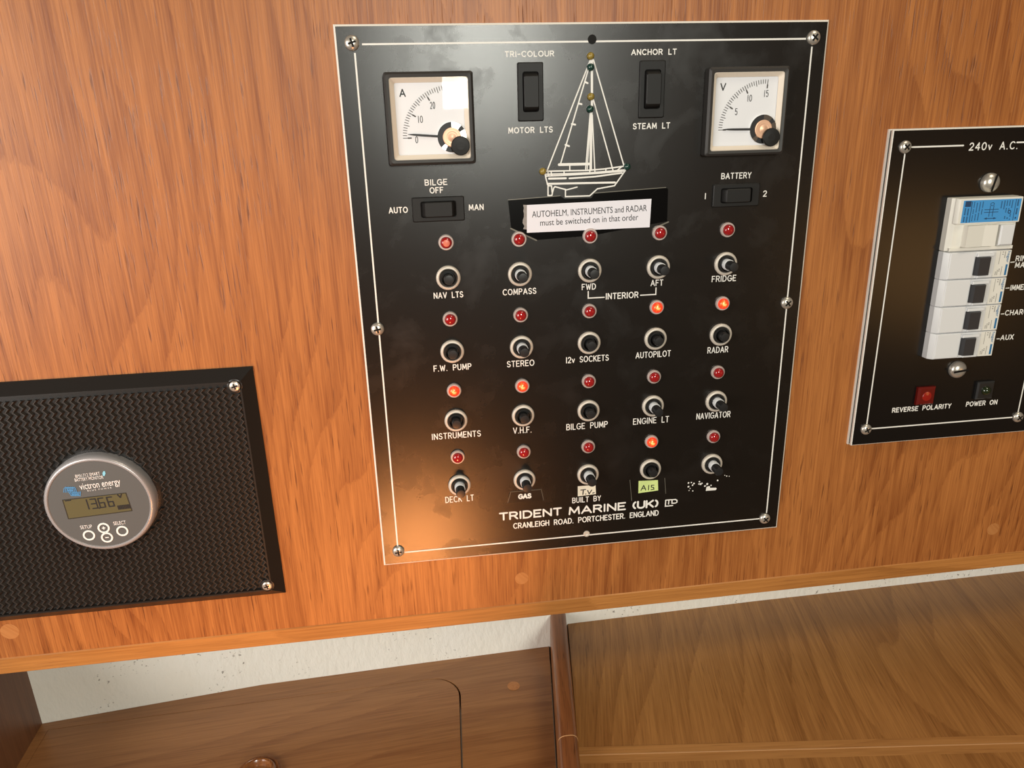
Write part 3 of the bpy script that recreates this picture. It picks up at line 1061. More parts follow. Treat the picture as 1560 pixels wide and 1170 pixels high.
# rocker switches
def rocker(u0, u1, v0, v1, i, label):
    mb = MB()
    h = 0.0016
    r = 0.0008
    a = (u0 + i[0], u1 - i[0], v0 + i[1], v1 - i[1])
    mb.loft([(rrect(u0, u1, v0, v1, r), 0.0001), (rrect(u0, u1, v0, v1, r), h - .0005), (rrect(u0 + .0005, u1 - .0005, v0 + .0005, v1 - .0005, r), h),
             (rrect(*a, .0012), h), (rrect(*a, .0012), 0.0002)], False, False)
    sw = mb.build('rocker_switch', M['black_plastic'], panel)
    shade(sw, 30)
    sw['label'] = label
    mb = MB()
    mb.poly(rrect(*a, .0012), 0.0003)
    mb.build('well', M['dark'], sw)
    g = 0.0004
    mb = MB()
    if u1 - u0 < v1 - v0:
        e = 0.0022
        t = (a[0] + g, a[1] - g, a[2] + e, a[3] - e)
    else:
        e = 0.0022
        t = (a[0] + e, a[1] - e, a[2] + g, a[3] - g)
    b0 = (a[0] + g, a[1] - g, a[2] + g, a[3] - g)
    mb.loft([(rrect(*b0, .0010), 0.0003), (rrect(*b0, .0010), 0.0012), (rrect(*t, .0008), 0.0044), (rrect(t[0] + .0004, t[1] - .0004, t[2] + .0004, t[3] - .0004, .0006), 0.0047)], False, True)
    shade(mb.build('rocker', M['black_plastic'], sw), 30)


rocker(0.0944, 0.1084, -0.0490, -0.0193, (0.0026, 0.0046), 'vertical black rocker between TRI-COLOUR and MOTOR LTS')
rocker(0.1620, 0.1764, -0.0489, -0.0193, (0.0026, 0.0046), 'vertical black rocker between ANCHOR LT and STEAM LT')
rocker(0.0338, 0.0628, -0.1007, -0.0872, (0.0046, 0.0023), 'horizontal black rocker between AUTO and MAN')
rocker(0.2081, 0.2365, -0.0993, -0.0862, (0.0046, 0.0023), 'horizontal black rocker under BATTERY')

# lamps and push buttons, five columns and four rows
LX = [0.0515, 0.0933, 0.1350, 0.1768, 0.2186]
LZ = [-0.1126, -0.1572, -0.2017, -0.2458]
BX = [0.0517, 0.0934, 0.1350, 0.1768, 0.2188]
BZ = [-0.1328, -0.1770, -0.2212, -0.2654]


def ring_mesh(rad):
    mb = MB()
    mb.lathe([(rad, 0.0), (rad, 0.0013), (rad - .0004, 0.0018), (rad - .0010, 0.0018), (rad - .0013, 0.0012), (rad - .0014, 0.0002)], n=28, cap1=False)
    return mb


ring0 = shade(ring_mesh(0.0044).build('indicator_lamp', M['lamp_ring'], panel), 45)
mb = MB()
lp = [(0.0032, 0.0002), (0.0032, 0.0022), (0.0030, 0.0031), (0.0024, 0.0038), (0.0014, 0.0042), (0.0005, 0.0043)]
mb.lathe(lp, n=24)
lens0 = shade(mb.build('lens', M['lens_off'], ring0), 70)
mb = MB()
mb.lathe(lp, n=24)
lens_on_mesh = shade(mb.build('lens', M['lens_on'], None), 70)
NAMES = [['NAV LTS', 'COMPASS', 'FWD', 'AFT', 'FRIDGE'], ['F.W. PUMP', 'STEREO', '12v SOCKETS', 'AUTOPILOT', 'RADAR'],
         ['INSTRUMENTS', 'V.H.F.', 'BILGE PUMP', 'ENGINE LT', 'NAVIGATOR'], ['DECK LT', 'GAS', 'the cream paper label', 'the AIS label', 'the worn letters']]
LIT = {(1, 3), (1, 4), (2, 0), (2, 1), (3, 3)}
first = True
for r in range(4):
    for c in range(5):
        loc = (LX[c], -0.0001, LZ[r])
        if first:
            o = ring0
            o.location = loc
            first = False
            ln = lens0
        else:
            o = copy_part(ring0, panel, loc)
            ln = [x for x in o.children if x.name.startswith('lens')][0]
        on = (r, c) in LIT
        if on:
            ln.data = lens_on_mesh.data
        o['label'] = ('lit orange' if on else 'unlit dark red') + ' lamp above ' + NAMES[r][c]
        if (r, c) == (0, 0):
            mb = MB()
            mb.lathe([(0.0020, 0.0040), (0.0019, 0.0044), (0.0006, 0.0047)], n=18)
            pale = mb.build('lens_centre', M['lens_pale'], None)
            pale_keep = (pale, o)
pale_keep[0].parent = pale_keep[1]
bpy.data.objects.remove(lens_on_mesh)

# push button breakers
mb = MB()
mb.lathe([(0.0070, 0.0), (0.0071, 0.0008), (0.0069, 0.0016), (0.0063, 0.0021), (0.0056, 0.0021), (0.0051, 0.0016), (0.0050, 0.0006)], n=36, cap1=False)
nut0 = shade(mb.build('push_button', M['nut'], panel), 40)
mb = MB()
mb.lathe([(0.0050, 0.0004), (0.0050, 0.0030), (0.0047, 0.0034), (0.0041, 0.0034), (0.0039, 0.0026), (0.0039, 0.0010), (0.0030, 0.0010)], n=30)
shade(mb.build('threaded_sleeve', M['black_plastic'], nut0), 40)


def plunger_mesh(h):
    mb = MB()
    mb.lathe([(0.0029, 0.0012), (0.0029, h - .0006), (0.0026, h), (0.0014, h + .0001)], n=24)
    return mb.build('plunger', M['black_gloss'], None)


def band_mesh(h):
    mb = MB()
    mb.lathe([(0.00335, 0.0012), (0.00335, h - .0004), (0.0031, h)], n=24)
    return mb.build('white_band', M['band'], None)


pl_in = shade(plunger_mesh(0.0078), 40)
pl_out = shade(plunger_mesh(0.0132), 40)
bd_out = shade(band_mesh(0.0066), 40)
OUT = {(0, 1): 1, (0, 2): 1, (0, 3): 1, (0, 4): 1, (1, 1): 1, (2, 3): 1, (2, 4): 1, (3, 0): 1, (3, 1): 1, (3, 2): 1, (3, 4): 1}


def child_copy(src, parent, name):
    c = src.copy()
    c.name = name
    col.objects.link(c)
    c.parent = parent
    c.location = (0, 0, 0)
    return c


nuts = []
for r in range(4):
    for c in range(5):
        loc = (BX[c], -0.0001, BZ[r])
        if (r, c) == (0, 0):
            o = nut0
            o.location = loc
        else:
            o = copy_part(nut0, panel, loc)
        nuts.append(((r, c), o))
for (r, c), o in nuts:
    out = (r, c) in OUT
    child_copy(pl_out if out else pl_in, o, 'plunger')
    if out:
        child_copy(bd_out, o, 'white_band')
    o['label'] = ('popped out push button with a white band' if out else 'pushed in black push button') + (' beside ' if (r, c) == (3, 4) else ' above ') + NAMES[r][c]
for x in (pl_in, pl_out, bd_out):
    bpy.data.objects.remove(x)


# ------------------------------------------------------------------ things stuck on the panel
def sticker(name, pts, m, h0, h1, parent=None):
    """thin sheet with real thickness from a quadrilateral in panel axes"""
    mb = MB()
    mb.loft([(pts, h0), (pts, h1)], True, True)
    return mb.build(name, m, parent)


tp = thing('black_tape_strip', 'glossy black tape strip stuck on the panel behind the white notice', 'tape', at_loc := (0.134, 0, -0.100))
pts = [at(x, y) for x, y in ((779, 350), (817, 365.5), (900, 359), (1016, 337), (1017.5, 288), (1014, 285.5), (906, 294), (901, 301.5), (860, 303), (853, 298.2), (774, 304.5))]
o = sticker('strip', pts, M['tape'], 0.00013, 0.0003)
rebase(o, tp)
mb = MB()
for a, b in (((774, 304.5), (853, 298.2)), ((906, 294), (1014, 285.5)), ((778, 348), (817, 366)), ((995, 348), (1018, 338))):
    mb.ribbon([at(*a), at(*b)], 0.00045 if b[1] < 300 else 0.0008, 0.00034)
o = mb.build('cut_edge', M['tape_edge'], None)
rebase(o, tp)
nt = thing('paper_notice', 'white printed notice about switching order stuck below the engraved yacht', 'notice', (0.134, 0, -0.101))
A, B_, C_, D_ = at(802.5, 312.2), at(992, 302.8), at(989.2, 346), at(802.5, 354.5)
o = sticker('sheet', [D_, C_, B_, A], M['paper'], 0.00035, 0.0006)
rebase(o, nt)
for txt, a, b, cap in (('AUTOHELM, INSTRUMENTS and RADAR', (810.3, 331.2), (985, 321.2), 9.0), ('must be switched on in that order', (822.8, 343.8), (971.7, 335), 9.0)):
    mb = MB()
    x0, z0 = at(*a)
    x1, z1 = at(*b)
    type_text(mb, txt, x0, z0, x1, z1, cap * 0.00041, 0.00064)
    o = mb.build('printed_lettering', M['ink'], None)
    rebase(o, nt)
mb = MB()
random.seed(3)
top = [(797.5 + random.uniform(-1.6, 1.6), 312 + i * 4.6) for i in range(9)]
lowp = [at(802.6, 312 + i * 4.7) for i in range(9)]
pp = [at(*p) for p in top]
for i in range(8):
    mb.add([(pp[i][0], pp[i][1], 0.0004 + 0.0004 * (i % 2)), (lowp[i][0], lowp[i][1], 0.0005), (lowp[i + 1][0], lowp[i + 1][1], 0.0005), (pp[i + 1][0], pp[i + 1][1], 0.0004 + 0.0004 * ((i + 1) % 2))], [(0, 1, 2, 3)])
o = mb.build('crumpled_tape', M['clear_wrap'], None)
rebase(o, nt)

gs = thing('black_label', 'black label tape with white GAS letters below a push button', 'label', (*[at(801, 757)[0]], 0, at(801, 757)[1]))
o = sticker('strip', [at(*p) for p in ((773.5, 766), (828, 761.8), (824.5, 745.2), (778, 749))], M['label_tape'], 0.00013, 0.0003)
rebase(o, gs)
mb = MB()
ln = [at(*p) for p in ((777.5, 765), (773.5, 766), (778, 749), (824.5, 745.2), (828, 761.8))]
mb.ribbon(ln[1:], 0.0003, 0.00033, caps=False)
o = mb.build('cut_edge', M['tape_edge'], None)
rebase(o, gs)
mb = MB()
x0, z0 = at(790.3, 759.2)
x1, z1 = at(808.5, 758.0)
stroke_text(mb, 'GAS', x0, x1, (z0 + z1) / 2 , 0.0029, 0.0009, 0.00036)
o = mb.build('printed_lettering', M['engrave'], None)
rebase(o, gs)

tv = thing('cream_label', 'cream paper label with T.V. handwritten above BUILT BY', 'label', (at(893, 748)[0], 0, at(893, 748)[1]))
o = sticker('slip', [at(*p) for p in ((880, 755.8), (907.7, 752.2), (907, 738.2), (880, 740.6))], M['paper_old'], 0.00013, 0.0004)
rebase(o, tv)
mb = MB()
q = lambda x, y: at(740 + x / 5.2, 640 + y / 5.2)
for ln in ([(752, 552), (790, 547)], [(772, 550), (768, 586)], [(790, 583), (792, 584)], [(806, 555), (818, 582), (838, 552)], [(846, 576), (858, 572)]):
    mb.ribbon([q(*p) for p in ln], 0.0007, 0.00044)
o = mb.build('handwriting', M['ink'], None)
rebase(o, tv)

ai = thing('lime_label', 'pale lime paper label with AIS handwritten on it', 'label', (at(987, 741)[0], 0, at(987, 741)[1]))
o = sticker('slip', [at(*p) for p in ((972.3, 751.0), (1002.5, 746.7), (1002, 731.1), (972.7, 732.4))], M['paper_lime'], 0.00013, 0.0004)
rebase(o, ai)
mb = MB()
for ln in ([(1228, 555), (1250, 515), (1266, 552)], [(1236, 541), (1262, 537)], [(1290, 514), (1287, 551)], [(1331, 513), (1311, 514), (1310, 528), (1328, 531), (1330, 545), (1308, 549)]):
    mb.ribbon([q(*p) for p in ln], 0.0006, 0.00044)
o = mb.build('handwriting', M['ink'], None)
rebase(o, ai)
mb = MB()
for a, b in (((959.5, 731), (962.3, 763)), ((1012.6, 728), (1014, 752))):
    mb.ribbon([at(*a), at(*b)], 0.0003, 0.00016, caps=False)
o = mb.build('clear_tape_edge', M['tape_edge'], None)
rebase(o, ai)

# ------------------------------------------------------------------ mains panel on the right
AX0, AX1, AZ0, AZ1, AH = 0.3152, 0.4492, -0.2596, -0.0589, 0.0030
ac = thing('mains_panel', 'black 240v A.C. panel with white breakers and red neon square', 'switch panel', (AX0, 0, AZ1))
mb = MB()
mb.loft([(rrect(AX0 - .0004, AX1 + .0004, AZ0 - .0004, AZ1 + .0004), WALL_W), (rrect(AX0 - .0004, AX1 + .0004, AZ0 - .0004, AZ1 + .0004), -0.0004)], True, True, mi=1)
mb.loft([(rrect(AX0 + .0005, AX1 - .0005, AZ0 + .0005, AZ1 - .0005), -0.0004), (rrect(AX0 + .0005, AX1 - .0005, AZ0 + .0005, AZ1 - .0005), 0.0012)], False, True, mi=0)
mb.loft([(rrect(AX0, AX1, AZ0, AZ1), 0.0012), (rrect(AX0, AX1, AZ0, AZ1), 0.0026), (rrect(AX0 + .0005, AX1 - .0005, AZ0 + .0005, AZ1 - .0005), AH)], True, True, mis=[1, 1, 0])
o = mb.build('face_plate', [M['acpanel'], M['core']])
rebase(o, ac)


def part(o, root=ac):
    rebase(o, root)
    return o


sx0, sz0 = at(1380, 224, AH + .001)
sx1, sz1 = at(1551.5, 637, AH + .001)
mb = MB()
xl, zt = sx0 + .0006, sz0 - .0002
xr, zb = sx1 - .0004, sz1 + .0006
t0 = at(1467.6, 220.4, AH)[0]
t1 = at(1549, 218.5, AH)[0]
for a, b in (((xl + .004, zt), (t0, zt)), ((t1, zt + .0008), (xr - .004, zt + .0008)), ((xl, zt - .004), (xl, zb + .004)), ((xl + .004, zb), (xr - .004, zb)), ((xr, zb + .004), (xr, zt - .004))):
    mb.ribbon([a, b], 0.0009, AH + S, caps=True)
part(mb.build('border_line', M['engrave']))
for x, z, a in ((sx0, sz0, .8), (sx0 + .0004, zb, .5), (sx1, zb, .7), (sx1, zt, .3)):
    part(shade(screw_mesh('screw', 0.0037, 0.0024, None, (x, -AH, z), ang=a)))
for p, a in (((1510.3, 278.4), 1.35), ((1460.4, 563.6), 0.12)):
    x, z = at(p[0], p[1], AH + .002)
    part(shade(screw_mesh('dome_screw', 0.0058, 0.0046, None, (x, -AH, z), slot='slot', ang=a)))
EA = lambda s, a, b, c, **k: part(engrave(None, s, a, b, c, h=AH, **k))
EA('240v A.C.', (1475.4, 229.7), (1549.5, 227.2), 13.2, width=0.0007, gap=0.4)
EA('REVERSE POLARITY', (1358.5, 628.8), (1448.2, 621.9), 8.0, width=0.00066)
EA('POWER ON', (1471, 619.4), (1518.3, 616.2), 8.0, width=0.00066)


def engr_len(s, px, py, cap_px, k=0.0037):
    x0, z0 = at(px, py, AH)
    mb = MB()
    tot = sum(G[c][0] for c in s) + 0.26 * (len(s) - 1)
    stroke_text(mb, s, x0, x0 + tot * k * (0.80 if len(s) > 8 else 0.95), z0 + .0003, k * .82, 0.00066, AH + S, 0.34)
    return mb


for s, px, py, dash in (('RING', 1547, 398.2, ((1539.5, 399.5), (1545, 399))), ('MAIN', 1546, 408.2, None), ('IMMERSION', 1538.7, 442.5, ((1532.3, 439), (1537, 438.6))),
                        ('CHARGER', 1530.7, 480.8, ((1525, 478.3), (1529, 478))), ('AUX', 1523.7, 518.4, ((1518.5, 516.2), (1522.3, 516)))):
    mb = engr_len(s, px, py, 7.6)
    if dash:
        mb.ribbon([at(*dash[0], AH), at(*dash[1], AH)], 0.0007, AH + S)
    part(mb.build('engraved_lettering', M['engrave']))
# neon and power lamp
x, z = at(1410.5, 603, AH + .002)
mb = MB()
s_ = 0.0062
mb.block(x - s_, x + s_, z - s_, z + s_, AH + 0.0001, AH + 0.0032, ch=0.0012)
neon = part(mb.build('neon_lamp', M['neon']))
neon['label'] = 'square dull red neon lamp above REVERSE POLARITY'
mb = MB()
mb.lathe([(0.0034, AH + .0031), (0.0030, AH + .0035), (0.001, AH + .0037)], (x, z), 20)
o = mb.build('lens_centre', M['neon_c'])
o.parent = neon
x, z = at(1500.5, 594.5, AH + .002)
mb = MB()
mb.block(x - s_, x + s_, z - s_, z + s_, AH + 0.0001, AH + 0.0028, ch=0.001)
po = part(mb.build('power_lamp', M['black_gloss']))
po['label'] = 'dark square lamp with a green eye above POWER ON'
mb = MB()
mb.lathe([(0.0032, AH + .0027), (0.0028, AH + .0042), (0.0014, AH + .0052), (0.0004, AH + .0054)], (x, z), 20)
o = shade(mb.build('lens', M['green_dark']), 60)
o.parent = po

# breakers through the cut-out; front at FH
FH = 0.0105
U0, U1 = 0.3565, 0.4008
ROWZ = [-0.1312 - 0.01722 * i for i in range(5)]
# residual current device on top
z1, z0 = -0.0988, -0.1308
mb = MB()
mb.loft([(rrect(U0, U1, z0, z1, .0006), AH + .0001), (rrect(U0, U1, z0, z1, .0006), FH - .0032), (rrect(U0 + .0022, U1 - .0004, z0 + .0003, z1 - .0004, .0008), FH - .0012),
         (rrect(U0 + .0026, U1 - .0006, z0 + .0005, z1 - .0006, .0008), FH - .0010)], False, True)
zm = -0.1142
mb.loft([(rrect(U0 + .0014, U1 - .0002, zm, z1 - .0001, .0006), FH - .0012), (rrect(U0 + .0024, U1 - .0004, zm, z1 - .0003, .0006), FH + .0010), (rrect(U0 + .0028, U1 - .0008, zm + .0003, z1 - .0006, .0006), FH + .0013)], False, True)
mb.block(U0 + .0012, U1 - .0003, z0 + .0001, z0 + .0022, FH - .0012, FH + .0002, ch=.0004)
rcd = part(shade(mb.build('breaker_switch', M['cream']), 30))
rcd['label'] = 'wide cream breaker with a blue printed label, topmost of the column'
zf = FH + .0013
mb = MB()
bu0, bu1, bv0, bv1 = U0 + .0046, U1 - .0016, zm + .0008, z1 - .0014
mb.loft([(rrect(bu0, bu1, bv0, bv1), zf + .00002), (rrect(bu0, bu1, bv0, bv1), zf + .0001)], False, True)
o = mb.build('blue_label', M['blue_label'])
o.parent = rcd
mb = MB()
bw, bh = bu1 - bu0, bv1 - bv0
bz = zf + .00016
D = lambda a, b_: (bu0 + a * bw, bv0 + b_ * bh)
mb.poly([D(.03, .72), D(.13, .72), D(.13, .97), D(.03, .97)], bz)
random.seed(11)
for a, t, segs in ((.045, .0011, ((.05, .30), (.36, .68))), (.095, .0011, ((.02, .3), (.34, .66))), (.145, .0005, ((.02, .95),)), (.185, .0006, ((.08, .35), (.40, .62), (.68, .95))),
                   (.235, .0007, ((.1, .4), (.46, .9))), (.285, .0007, ((.1, .45), (.5, .93))), (.335, .0005, ((.35, .6), (.65, .93))),
                   (.66, .0008, ((.6, .93),)), (.71, .0008, ((.55, .95),)), (.755, .0008, ((.12, .25), (.4, .62), (.7, .95))), (.80, .0007, ((.1, .2), (.45, .6), (.7, .95))),
                   (.845, .0007, ((.06, .12), (.2, .35), (.6, .95))), (.905, .0004, ((.02, .98),)), (.945, .0012, ((.1, .2), (.3, .58), (.68, .97)))):
    for s0, s1 in segs:
        n_ = max(1, int((s1 - s0) / .055))
        for i in range(n_):
            p0 = s0 + (s1 - s0) * i / n_
            p1 = p0 + (s1 - s0) / n_ * (1.0 if t < .0006 else 0.72)
            mb.ribbon([D(a, p0), D(a, p1)], t * 0.75, bz, caps=False)
for y in (.44, .56):
    mb.ribbon([D(.38, y), D(.62, y)], .00035, bz)
for x in (.47, .53):
    mb.ribbon([D(x, .25), D(x, .72)], .00035, bz)
mb.ribbon(arc(*D(.50, .80), .0012, .0009, 0, 360), .0003, bz)
mb.ribbon([D(.40, .16), D(.60, .16)], .0004, bz)
for x, sgn in ((.40, 1), (.60, -1)):
    mb.poly([D(x, .16), D(x + .04 * sgn, .21), D(x + .04 * sgn, .11)], bz + .00001)
mb.ribbon(arc(*D(.82, .42), .0009, .0009, 0, 360), .0005, bz)
o = mb.build('label_print', M['label_ink'])
o.parent = rcd
uw = U1 - U0
mb = MB()
a0, a1, b0, b1 = U0 + uw * .20, U0 + uw * .66, z0 + .0028, zm - .0010
mid = (a0 + a1) / 2 + .002
mb.add([(a0, b0, FH - .001), (mid, b0, FH - .001), (a1, b0, FH - .001), (a0, b1, FH - .001), (mid, b1, FH - .001), (a1, b1, FH - .001),
        (a0, b0, FH + .0034), (mid, b0, FH + .0018), (a1, b0, FH + .0026), (a0, b1, FH + .0034), (mid, b1, FH + .0018), (a1, b1, FH + .0026)],
       [(6, 7, 10, 9), (7, 8, 11, 10), (0, 1, 7, 6), (1, 2, 8, 7), (4, 3, 9, 10), (5, 4, 10, 11), (3, 0, 6, 9), (2, 5, 11, 8)])
o = mb.build('toggle', M['cream'])
o.parent = rcd
mb = MB()
a0, a1 = U0 + uw * .735, U0 + uw * .955
mb.block(a0, a1, b0 - .0002, b1 - .0004, FH - .001, FH + .0016, ch=.0009)
o = mb.build('test_button', M['mcb'])
o.parent = rcd


def mcb():
    """one narrow breaker, local origin at its upper left front corner on the panel"""
    w, hgt = U1 - U0, 0.01705
    mb = MB()
    mb.loft([(rrect(0, w, -hgt, 0, .0003), AH + .0001), (rrect(0, w, -hgt, 0, .0003), FH - .0030), (rrect(.0018, w - .0003, -hgt + .0002, -.0002, .0003), FH - .0003),
             (rrect(.0021, w - .0005, -hgt + .0003, -.0003, .0003), FH)], False, True)
    t0, t1 = w * .445, w * .665
    mb.block(t0 + .0004, w * .71, -.0034, -.0013, FH, FH + .0016, ch=.0004)
    mb.block(w * .50, w * .72, -hgt + .0004, -hgt + .0020, FH, FH + .0014, ch=.0004)
    mb.block(.0026, w * .435, -hgt + .0004, -.0005, FH, FH + .0006, ch=.0004)
    body = shade(mb.build('breaker', M['mcb'], None), 30)
    mb = MB()
    mb.loft([(rrect(t0, t1, -hgt + .0022, -.0034), FH + .0001), (rrect(t0 + .0008, t1 - .0016, -hgt + .0024, -.0036), FH + .0034)], False, True)
    o = mb.build('toggle', M['toggle'])
    o.parent = body
    mb = MB()
    mb.loft([(rrect(w * .755, w * .985, -hgt + .0003, -.0003), FH + .00002), (rrect(w * .755, w * .985, -hgt + .0003, -.0003), FH + .0001)], False, True)
    o = mb.build('printed_label', M['cream'])
    o.parent = body
    z = FH + .00015
    mb = MB()
    mb.poly(rrect(w * .935, w * .965, -hgt + .0012, -hgt * .53), z)
    type_text(mb, 'hager', w * .935, -.0009, w * .935, -hgt * .47, .0018, z, bold=.01)
    o = mb.build('blue_print', M['blue_ink'])
    o.parent = body
    mb = MB()
    random.seed(5)
    for u, y0, y1, t in ((.895, .06, .30, .0006), (.86, .06, .10, .0009), (.86, .14, .18, .0009), (.82, .05, .52, .00035), (.88, .60, .94, .0004), (.845, .68, .80, .0006), (.82, .72, .92, .0005), (.795, .78, .92, .0005)):
        n_ = max(1, int((y1 - y0) / .045))
        for i in range(n_):
            a = y0 + (y1 - y0) * i / n_
            mb.ribbon([(w * u, -hgt * a), (w * u, -hgt * (a + (y1 - y0) / n_ * .7))], t, z, caps=False)
    o = mb.build('small_print', M['grey_ink'])
    o.parent = body
    return body


m0 = mcb()
for i, nm in enumerate(('RING MAIN', 'IMMERSION', 'CHARGER', 'AUX')):
    loc = Vector((U0, 0, ROWZ[i])) - ac.location
    if i == 0:
        o = m0
        o.parent = ac
        o.location = loc
    else:
        o = copy_part(m0, ac, loc)
    o['label'] = 'white breaker with a charcoal toggle at ' + nm

# ------------------------------------------------------------------ vent plate and battery monitor on the left
VX0, VX1, VZ0, VZ1, VH = -0.2530, -0.0640, -0.3326, -0.1790, 0.0048
vp = thing('vent_plate', 'black plastic plate with a woven zigzag surface on the teak wall', 'vent plate', (-0.1585, 0, VZ0))
e = 0.0076
mb = MB()
ins = lambda k: rrect(VX0 + k, VX1 - k, VZ0 + k, VZ1 - k)
mb.loft([(ins(0), WALL_W), (ins(0), WALL_W + 0.0008), (ins(e - .001), VH), (ins(e), VH), (ins(e + .0004), VH - 0.0016)], True, True, mis=[0, 0, 0, 0, 0])
part(mb.build('frame', M['vent_edge']), vp)
mb = MB()
pu, pv = 0.00390, 0.00215
MC = (-0.1585, -0.2535)
vs_scr = [at(357.5, 588.5, VH), at(407, 892.5, VH)]
vs_scr += [(2 * MC[0] - x, z) for x, z in vs_scr]
wl, wh = VH - 0.0016, VH + 0.0001
x = VX0 + e + 0.0008
i = 0
while x < VX1 - e - 0.0004:
    zz = VZ0 + e + 0.0006
    run = []
    j = 0

    def flush(run):
        if len(run) < 2:
            return
        vs, fs = [], []
        for (a, b_) in run:
            vs += [(a - .00125, b_, wl), (a - .00032, b_, wh), (a + .00032, b_, wh), (a + .00125, b_, wl)]
        for k_ in range(len(run) - 1):
            for q_ in range(3):
                fs.append((k_ * 4 + q_, k_ * 4 + q_ + 1, k_ * 4 + 5 + q_, k_ * 4 + 4 + q_))
        mb.add(vs, fs)
    while zz < VZ1 - e - 0.0003:
        px_ = x + (0.00095 if j % 2 else -0.00095)
        ok = math.hypot(px_ - MC[0], zz - MC[1]) > 0.0312 and all(math.hypot(px_ - a, zz - b_) > 0.0046 for a, b_ in vs_scr)
        if ok:
            run.append((px_, zz))
        else:
            flush(run)
            run = []
        zz += pv
        j += 1
    flush(run)
    x += pu
    i += 1
part(mb.build('zigzag_grille', M['vent']), vp)
for a, b_ in vs_scr:
    mb = MB()
    mb.lathe([(0.0043, wl), (0.0043, VH - .0002), (0.0036, VH)], (a, b_), 24)
    part(mb.build('screw_boss', M['vent_edge']), vp)
    part(shade(screw_mesh('screw', 0.0031, 0.0011, None, (a, -VH, b_), ang=0.5 + a * 3)), vp)

mon = thing('battery_monitor', 'round grey battery monitor with a small olive display in the vent plate', 'battery monitor', (MC[0], 0, MC[1]))
BH = VH + 0.0056
mb = MB()
mb.lathe([(0.0306, VH - 0.0014), (0.0306, VH + .0022), (0.0300, BH - .0010), (0.0292, BH - .0002), (0.0284, BH), (0.0279, BH - .0001), (0.0276, BH - .0006)], MC, 72, cap1=False)
part(shade(mb.build('bezel', M['mon_bezel']), 40), mon)
mb = MB()
mb.lathe([(0.0278, BH - .0010), (0.0276, BH - .0006)], MC, 72)
face = part(mb.build('face', M['mon_face']), mon)
fh = BH - .0005
mb = MB()
lcd = [at(x, y, fh) for x, y in ((104.4, 790.5), (201, 778), (191.6, 751), (95.4, 762))]
mb.poly(lcd, fh)
disp = part(mb.build('display', M['lcd']), mon)


def LQ(a, b_):      # a right 0..1, b up 0..1 inside the display
    p = [Vector((*c, 0)) for c in lcd]
    v = (p[0] * (1 - a) + p[1] * a) * (1 - b_) + (p[3] * (1 - a) + p[2] * a) * b_
    return v.x, v.y


mb = MB()
d = fh + .0001
SEG = {'a': ((0, 1), (1, 1)), 'b': ((1, 1), (1, .5)), 'c': ((1, .5), (1, 0)), 'd': ((0, 0), (1, 0)), 'e': ((0, 0), (0, .5)), 'f': ((0, .5), (0, 1)), 'g': ((0, .5), (1, .5))}
for ch, a in (('bc', .28), ('abcdg', .42), ('acdefg', .54), ('acdefg', .68)):
    for s in ch:
        p0, p1 = SEG[s]
        w_ = .08
        mb.ribbon([LQ(a + p0[0] * w_, .38 + .50 * p0[1]), LQ(a + p1[0] * w_, .38 + .50 * p1[1])], .00072, d)
mb.ribbon([LQ(.518, .36), LQ(.520, .36)], .0008, d)
mb.ribbon([LQ(.865, .95), LQ(.895, .80)], .0007, d)
mb.ribbon([LQ(.895, .80), LQ(.925, .96)], .0007, d)
mb.ribbon([LQ(.04, .95), LQ(.12, .95)], .0006, d)
for i in range(8):
    mb.poly([LQ(.80 + i * .025, .14), LQ(.821 + i * .025, .14), LQ(.821 + i * .025, .38), LQ(.80 + i * .025, .38)], d)
o = mb.build('display_digits', M['ink'])
o.parent = disp
mb = MB()
for a, b_ in (((0, 0), (1, 0)), ((1, 0), (1, 1)), ((1, 1), (0, 1)), ((0, 1), (0, 0))):
    mb.ribbon([LQ(*a), LQ(*b_)], .0005, fh + .00005, caps=True)
o = mb.build('display_edge', M['lcd_edge'])
o.parent = disp


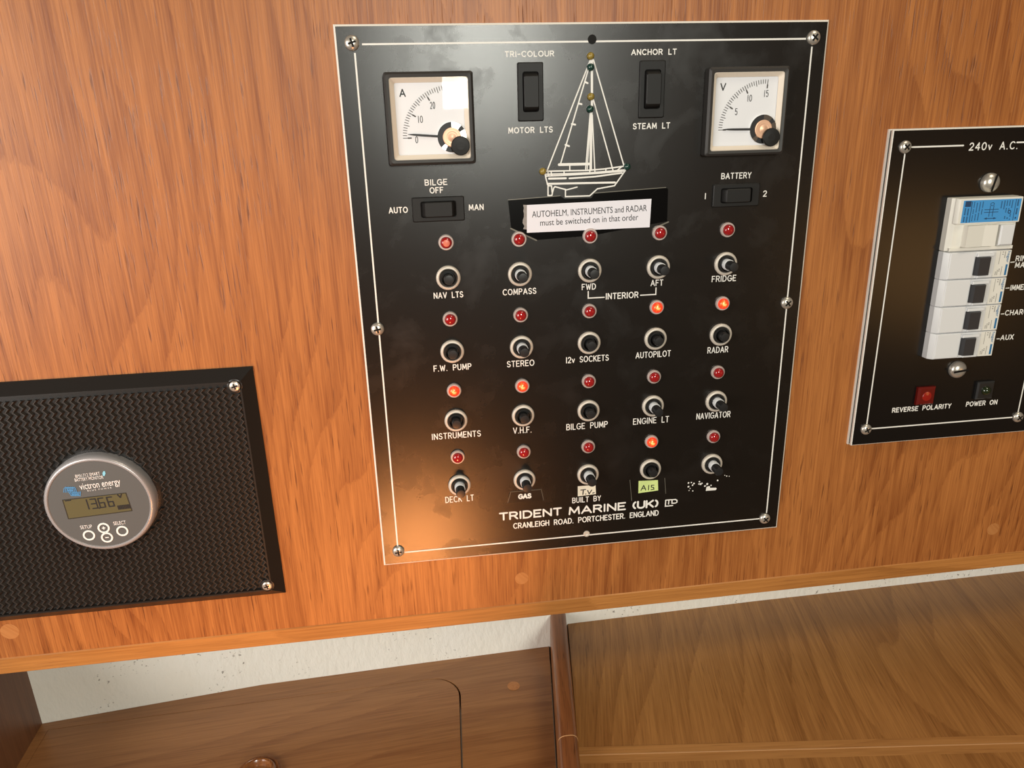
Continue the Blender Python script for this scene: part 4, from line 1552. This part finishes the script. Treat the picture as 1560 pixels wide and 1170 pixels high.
def print_on(body, a, b_, cap, bold=0.0, m='mon_white'):
    mb = MB()
    x0, z0 = at(a[0], a[1], fh)
    x1, z1 = at(b_[0], b_[1], fh)
    type_text(mb, body, x0, z0, x1, z1, cap * .00043, fh + .0001, bold)
    o = part(mb.build('printed_lettering', M[m]), mon)
    return o


print_on('BMV-712 SMART', (115.6, 728), (152.9, 723.4), 5.0)
print_on('BATTERY MONITOR', (114.6, 733.8), (158, 729), 5.0)
print_on('victron energy', (122.7, 746.2), (184.3, 737.6), 10.0, bold=.003)
print_on('B L U E   P O W E R', (133.7, 748.6), (170.4, 743.8), 2.2, bold=0)
print_on('SETUP', (123, 806.2), (141, 804.2), 5.6)
print_on('SELECT', (173.6, 800), (192.3, 798), 5.6)
mb = MB()
q = lambda x, y: at(50 + x / 7.31, 690 + y / 7.31, fh)
mb.lathe([(0.0008, fh), (0.0008, fh + .0001)], q(793, 228), 14)
mb.ribbon([q(795, 212), q(791, 246)], .0012, fh + .0001)
part(mb.build('round_symbol', M['mon_cyan']), mon)
mb = MB()
for i in range(6):      # the striped wave
    dx = i * 19
    mb.ribbon([q(345 + dx * .95, 438), q(350 + dx, 395 - i * 1), q(368 + dx, 380), q(385 + dx * .95, 392), q(405 + dx * .9, 440), q(425 + dx * .9, 470), q(440 + dx * .92, 478), q(446 + dx * .9, 440 - i * 2)], .00042, fh + .0001)
part(mb.build('wave_emblem', M['mon_blue']), mon)


def key(cx, cy, sym=None):
    u, v = q(cx, cy)
    mb = MB()
    mb.lathe([(0.0034, fh - .0001), (0.0034, fh + .0002), (0.0033, fh + .0003), (0.0024, fh + .0003), (0.0023, fh + .0001)], (u, v), 32, cap1=False)
    o = part(mb.build('key_ring', M['mon_white']), mon)
    if sym:
        mb = MB()
        mb.ribbon([(u - .0010, v), (u + .0010, v)], .0006, fh + .00015, caps=False)
        if sym == '+':
            mb.ribbon([(u, v - .0010), (u, v + .0010)], .0006, fh + .00015, caps=False)
        x = mb.build('key_symbol', M['mon_white'])
        x.parent = o
    return u, v


key(627, 917)
key(790, 835, '+')
key(828, 940, '-')
key(998, 868)
